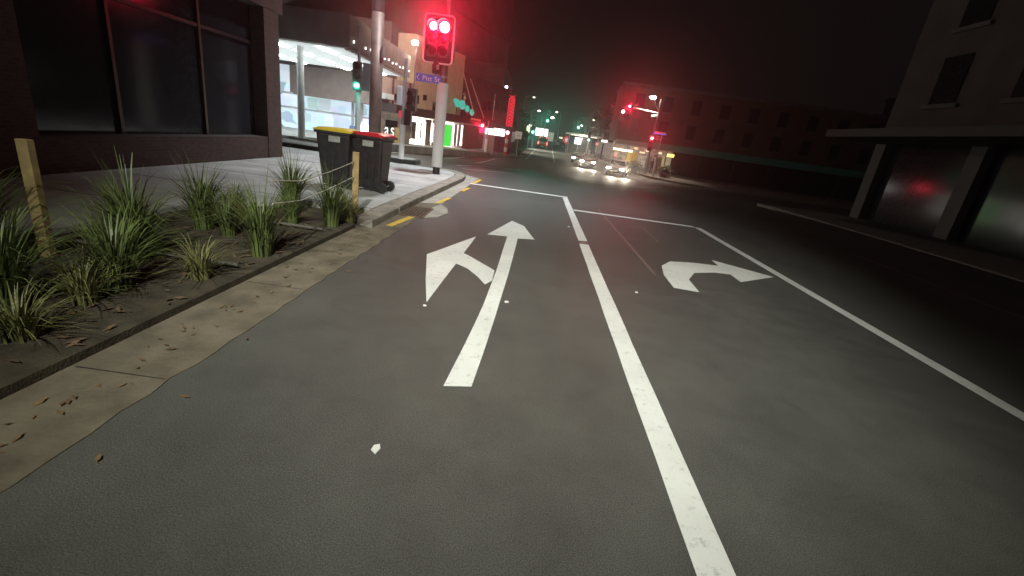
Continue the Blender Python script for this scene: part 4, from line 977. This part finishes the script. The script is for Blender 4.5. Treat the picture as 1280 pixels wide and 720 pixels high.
ptop = local(t, 825, 123.5); arm0 = local(t, 821, 141.5); arm1 = local(t, 786, 136)
MB().tube((0, 0, 0), (0, 0, ptop[1]), .13, .08, 12).build('pole', STEEL, t)
MB().tube((0, 0, arm0[1]), (arm1[0], 0, arm0[1] + .25), .08, .05, 8).build('mast_arm', mat('pale_arm', (.5, .45, .42), .5), t)
l0 = local(t, 815.5, 122)
MB().path([(0, 0, ptop[1] - 1.2), (l0[0] * .5, -.1, ptop[1] - .6), (l0[0], -.3, l0[1] + .15)], .05, 8).build('lamp_arm', STEEL, t)
ll = MB().box((l0[0], -.3, l0[1] + .12), (.8, .4, .16)).build('lantern', HOUS, t); MB().ball((l0[0], -.32, l0[1]), .27, (1.2, 1, .7), 14).build('lit_glass', LAMP_E, ll, smooth=True)
cc = local(t, 818, 145); MB().tube((cc[0] - .3, -.2, cc[1] - .1), (cc[0] + .15, -.2, cc[1] + .05), .14, n=10).build('camera', WHITE, t)
h1 = local(t, 787, 134, -.2); head(t, h1[0], -.2, h1[1] - .36, [(0, 0)], RED_F, 1.5, (.8, 1.7), border=False)
light('red_glow_light', 'SPOT', (pb.x + h1[0], Ym - 1.0, zfp + h1[1]), 3000, (1, .012, .05), target=(0, 0, 1.5), size=.15, spot=10, blend=1)  # added beam, gives the mast arm signal its halo
light('red_glow_light', 'POINT', (pb.x + h1[0], Ym - .75, zfp + h1[1]), 90, (1, .012, .05), size=.12)
h2 = local(t, 779, 139.5, .3); MB().tube((h2[0], .3, h2[1]), (h2[0], .28, h2[1]), .17, n=16).build('lit_lens', RED_C, t); MB().bx(h2[0] - .22, h2[0] + .22, .31, .5, h2[1] - .9, h2[1] + .25).build('signal_head', HOUS, t)
MB().tube((h2[0], .4, arm0[1] + .25), (arm1[0], 0, arm0[1] + .25), .04, n=8).build('bracket', STEEL, t)
light('lamp_light', 'SPOT', (pb.x + l0[0], Ym - .35, zfp + l0[1] - .25), 3600, (1, .88, .68), target=(pb.x - 2.2, Ym - 1.0, -1), size=.25, spot=115, blend=.7)
# planters and person
PL = 'planters along the right corner kerb'
for u, v, Y, lab in ((791.5, 213.5, 50.5, 'round leafy planter beside the silver car'), (829, 219, 50, 'square planter right of the standing person'),):
    x = xat(u, v, Y); t = thing('planter', lab, 'planter', (x, Y, zfp), 0, PL)
    MB().box((0, 0, .3), (.75, .75, .6), taper=.8).build('tub', mat('planter_tub', (.12, .11, .1), .7), t, bevel=.03)
    b = MB(); rnd = random.Random(int(u))
    for _ in range(500):
        p_ = Vector((rnd.gauss(0, .28), rnd.gauss(0, .28), .8 + rnd.gauss(0, .2))); q_ = Vector((rnd.gauss(0, 1), rnd.gauss(0, 1), rnd.gauss(0, 1))).normalized(); w_ = q_.orthogonal(); b.face([p_ - q_ * .1, p_ + w_ * .05, p_ + q_ * .1, p_ - w_ * .05])
    b.build('foliage', LEAF2, t)
BO = 'bollards at the right corner'
for i, (u, v) in enumerate(((800, 213), (836, 222))):
    x = xat(u, v, 50); t = thing('bollard', ['pale bollard between planter and the red signal post', 'pale bollard farthest right on the corner kerb'][i], 'bollard', (x, 50, zfp), 0, BO); MB().tube((0, 0, 0), (0, 0, .9), .09, n=10).build('post', WHITE, t); MB().ball((0, 0, .9), .1).build('cap', BLACK, t)
def person(lab, loc, rz, cloth, trousers, s=1.0):
    t = thing('person', lab, 'person', loc, rz)
    V = {'pel': (0, 0, .95), 'ch': (0, .0, 1.28), 'nk': (0, 0, 1.47), 'hd': (0, -.02, 1.6), 'top': (0, -.01, 1.7), 'ls': (-.18, 0, 1.42), 'le': (-.24, .03, 1.14), 'lw': (-.24, -.06, .9), 'lh': (-.24, -.09, .8), 'rs': (.18, 0, 1.42), 're': (.25, .02, 1.14), 'rw': (.2, -.16, 1.0), 'rh': (.17, -.22, .96), 'lhip': (-.09, 0, .9), 'lk': (-.1, -.02, .5), 'la': (-.11, .02, .09), 'lt': (-.12, -.14, .04), 'rhip': (.09, 0, .9), 'rk': (.11, -.05, .5), 'ra': (.13, 0, .09), 'rt': (.15, -.16, .04)}
    Rr = {'pel': .14, 'ch': .155, 'nk': .055, 'hd': .1, 'top': .07, 'ls': .075, 'le': .05, 'lw': .035, 'lh': .04, 'rs': .075, 're': .05, 'rw': .035, 'rh': .04, 'lhip': .1, 'lk': .065, 'la': .045, 'lt': .04, 'rhip': .1, 'rk': .065, 'ra': .045, 'rt': .04}
    ed = [('pel', 'ch'), ('ch', 'nk'), ('nk', 'hd'), ('hd', 'top'), ('ch', 'ls'), ('ls', 'le'), ('le', 'lw'), ('lw', 'lh'), ('ch', 'rs'), ('rs', 're'), ('re', 'rw'), ('rw', 'rh'), ('pel', 'lhip'), ('lhip', 'lk'), ('lk', 'la'), ('la', 'lt'), ('pel', 'rhip'), ('rhip', 'rk'), ('rk', 'ra'), ('ra', 'rt')]
    ks = list(V); me = bpy.data.meshes.new('body'); me.from_pydata([V[k] for k in ks], [(ks.index(a), ks.index(b_)) for a, b_ in ed], [])
    o = bpy.data.objects.new('body', me); COL.objects.link(o)
    o.modifiers.new('s', 'SKIN'); sk = me.skin_vertices[0].data
    for i, k in enumerate(ks): sk[i].radius = (Rr[k], Rr[k]); sk[i].use_root = (k == 'pel')
    o.modifiers.new('u', 'SUBSURF').levels = 1
    dg = bpy.context.evaluated_depsgraph_get(); m2 = bpy.data.meshes.new_from_object(o.evaluated_get(dg)); bpy.data.objects.remove(o)
    SK = mat('skin', (.45, .28, .2), .6)
    m2.materials.clear()
    for mm_ in (SK, cloth, trousers, BLACK): m2.materials.append(mm_)
    for pl in m2.polygons:
        z_ = pl.center.z; x_ = abs(pl.center.x)
        pl.material_index = 3 if z_ < .1 else 2 if (z_ < .95 and x_ < .2) else 0 if (z_ > 1.47 or (x_ > .17 and z_ < 1.02)) else 1
        pl.use_smooth = True
    o = bpy.data.objects.new('body', m2); COL.objects.link(o); o.parent = t
    MB().ball((0, .015, 1.66), .115, (1, 1.05, .85), 12).build('hair', mat('dark_hair', (.02, .015, .012), .6), t, smooth=True); return t
person('person in dark clothes standing by the shops behind the signal post', (xat(813.5, 214, 54), 54, zfp), R(20), mat('dark_jacket', (.02, .02, .022), .8), mat('dark_trousers', (.025, .025, .03), .8))

# ================================================================== NEAR LEFT BUILDING AND NEAR RIGHT BUILDING (dark, at the edges)
BRK = brick('brown_brick', (.075, .04, .032), (.04, .024, .02), (.06, .055, .05), 5)
t = thing('brick_building', 'unlit brown brick shop building on the near left footpath', 'building', (-6.6, 2, .115))
MB().bx(-10, 0, -14, 10, 3.3, 9).build('wall', BRK, t); MB().bx(-9.8, -.35, -13.8, 9.8, -.2, 3.29).build('shop_window', GLASSD, t)
for y in (-12, -10, -6, -4, -.3, 1.6, 5.5, 7.5): MB().bx(-.349, -.29, y - .03, y + .03, .51, 3.28).build('mullion', mat('bronze_frame', (.06, .05, .045), .4, .4), t)
MB().bx(-.349, -.3, -13.5, 9.2, 2.5, 2.56).build('transom', BLACK, t)
for y in (-13.9, -8, -2.2, 3.6, 9.5): MB().bx(-.33, 0, y - .3, y + .3, -.2, 3.29).build('pier', BRK, t)
MB().bx(-.34, -.02, -13.5, 9.2, -.2, .5).build('stall_riser', BRK, t)
MB().bx(.003, 2.0, -14, 4.5, 3.1, 3.4).build('verandah', FASC, t)
for y in (-11, -5, 0.7, 6.5):
    for dy in (-1.2, 1.2):
        w_ = MB().bx(.004, .05, y + dy - .5, y + dy + .5, 4.6, 6.6).build('window', GLASSD, t); MB().bx(.004, .12, y + dy - .6, y + dy + .6, 4.45, 4.597).build('sill', CONC, w_)
t = thing('office_building', 'unlit dark building on the near right footpath', 'building', (15, 4, .115))
MB().bx(0, 14, -16, 18, 3.3, 10).build('wall', DIM, t); MB().bx(.35, 13.8, -15.8, 17.8, -.2, 3.29).build('shop_window', GLASSD, t)
for k in range(8): MB().bx(0, .33, -15.7 + k * 4.75, -15.1 + k * 4.75, -.2, 3.29).build('pier', DIM2, t)
MB().bx(-2.4, -.003, -16, 18, 3.1, 3.4).build('verandah', FASC, t)
for k in range(10):
    for z_ in (4.6, 7.3):
        w_ = MB().bx(-.05, -.004, -14.8 + k * 3.3, -13.6 + k * 3.3, z_, z_ + 1.7).build('window', GLASSD, t); MB().bx(-.12, -.004, -15 + k * 3.3, -13.4 + k * 3.3, z_ - .15, z_ - .003).build('sill', DIM2, w_)
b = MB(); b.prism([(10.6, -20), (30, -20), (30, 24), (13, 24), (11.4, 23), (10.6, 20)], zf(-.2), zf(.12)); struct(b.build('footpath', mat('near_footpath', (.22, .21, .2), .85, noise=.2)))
b = MB(); b.prism([(10.4, -20), (10.59, -20), (10.59, 20), (11.35, 23.1), (13, 24.1), (13, 24.3), (11.2, 23.3), (10.4, 20.2)], zf(-.2), zf(.135)); struct(b.build('kerb', STONE, bevel=.02))

# near street lamp behind the camera (its column stands on the left footpath)
t = thing('street_lamp', 'street lamp column on the near left footpath behind the viewpoint', 'street lamp', (-4.6, -6.4, .115))
MB().tube((0, 0, 0), (0, 0, 8.6), .1, .07, 14).build('pole', STEEL, t); MB().path([(0, 0, 8.5), (1.5, .2, 8.9), (4.2, .35, 9.0)], .045, 8).build('arm', STEEL, t)
l_ = MB().box((4.6, .4, 8.98), (.8, .32, .12), (R(20), 0, 0)).build('lantern', STEEL, t); MB().box((4.6, .42, 8.9), (.5, .22, .02), (R(20), 0, 0)).build('lit_glass', LAMP_E, l_)
light('lamp_light', 'SPOT', (0, -5.95, 8.95), 13500, (.985, .985, .875), target=(-.1, 7.2, 0), size=.25, spot=44, blend=1.0)
light('lamp_light', 'SPOT', (0, -5.95, 8.95), 1700, (.93, 1, .8), target=(0, .8, 0), size=.25, spot=56, blend=1.0)

# ================================================================== AIR, SKY, CAMERA
w = bpy.data.worlds.new('World'); S.world = w; w.use_nodes = True
bg = w.node_tree.nodes['Background']; bg.inputs['Color'].default_value = (.0048, .0036, .0034, 1); bg.inputs['Strength'].default_value = 1.0
HALO_HAZE = 0.0019  # thin air volume added to make bloom-like halos around lit signals
if HALO_HAZE:
    o = MB().bx(-110, 130, -40, 230, -2.2, 28).build('halo_haze', bpy.data.materials.new('halo_haze')); o['kind'] = 'stuff'
    m = o.data.materials[0]; m.use_nodes = True; nt = m.node_tree; nt.nodes.remove(nt.nodes['Principled BSDF'])
    pv = nt.nodes.new('ShaderNodeVolumePrincipled'); pv.inputs['Density'].default_value = HALO_HAZE; pv.inputs['Color'].default_value = (.9, .88, .88, 1); pv.inputs['Anisotropy'].default_value = .9
    nt.links.new(pv.outputs['Volume'], nt.nodes['Material Output'].inputs['Volume'])
cam = bpy.data.cameras.new('camera'); co = bpy.data.objects.new('camera', cam); COL.objects.link(co)
mw = M3.to_4x4(); mw.translation = (0, 0, CH); co.matrix_world = mw
cam.sensor_width = 36; cam.lens = F / 1280 * 36; cam.clip_start = .05; cam.clip_end = 3000
S.camera = co
S.view_settings.view_transform = 'Standard'; S.view_settings.look = 'None'; S.view_settings.gamma = 1; S.view_settings.exposure = 0
S.cycles.use_denoising = True
S.cycles.max_bounces = 5; S.cycles.volume_bounces = 0; S.cycles.sample_clamp_indirect = 4; S.cycles.sample_clamp_direct = 0
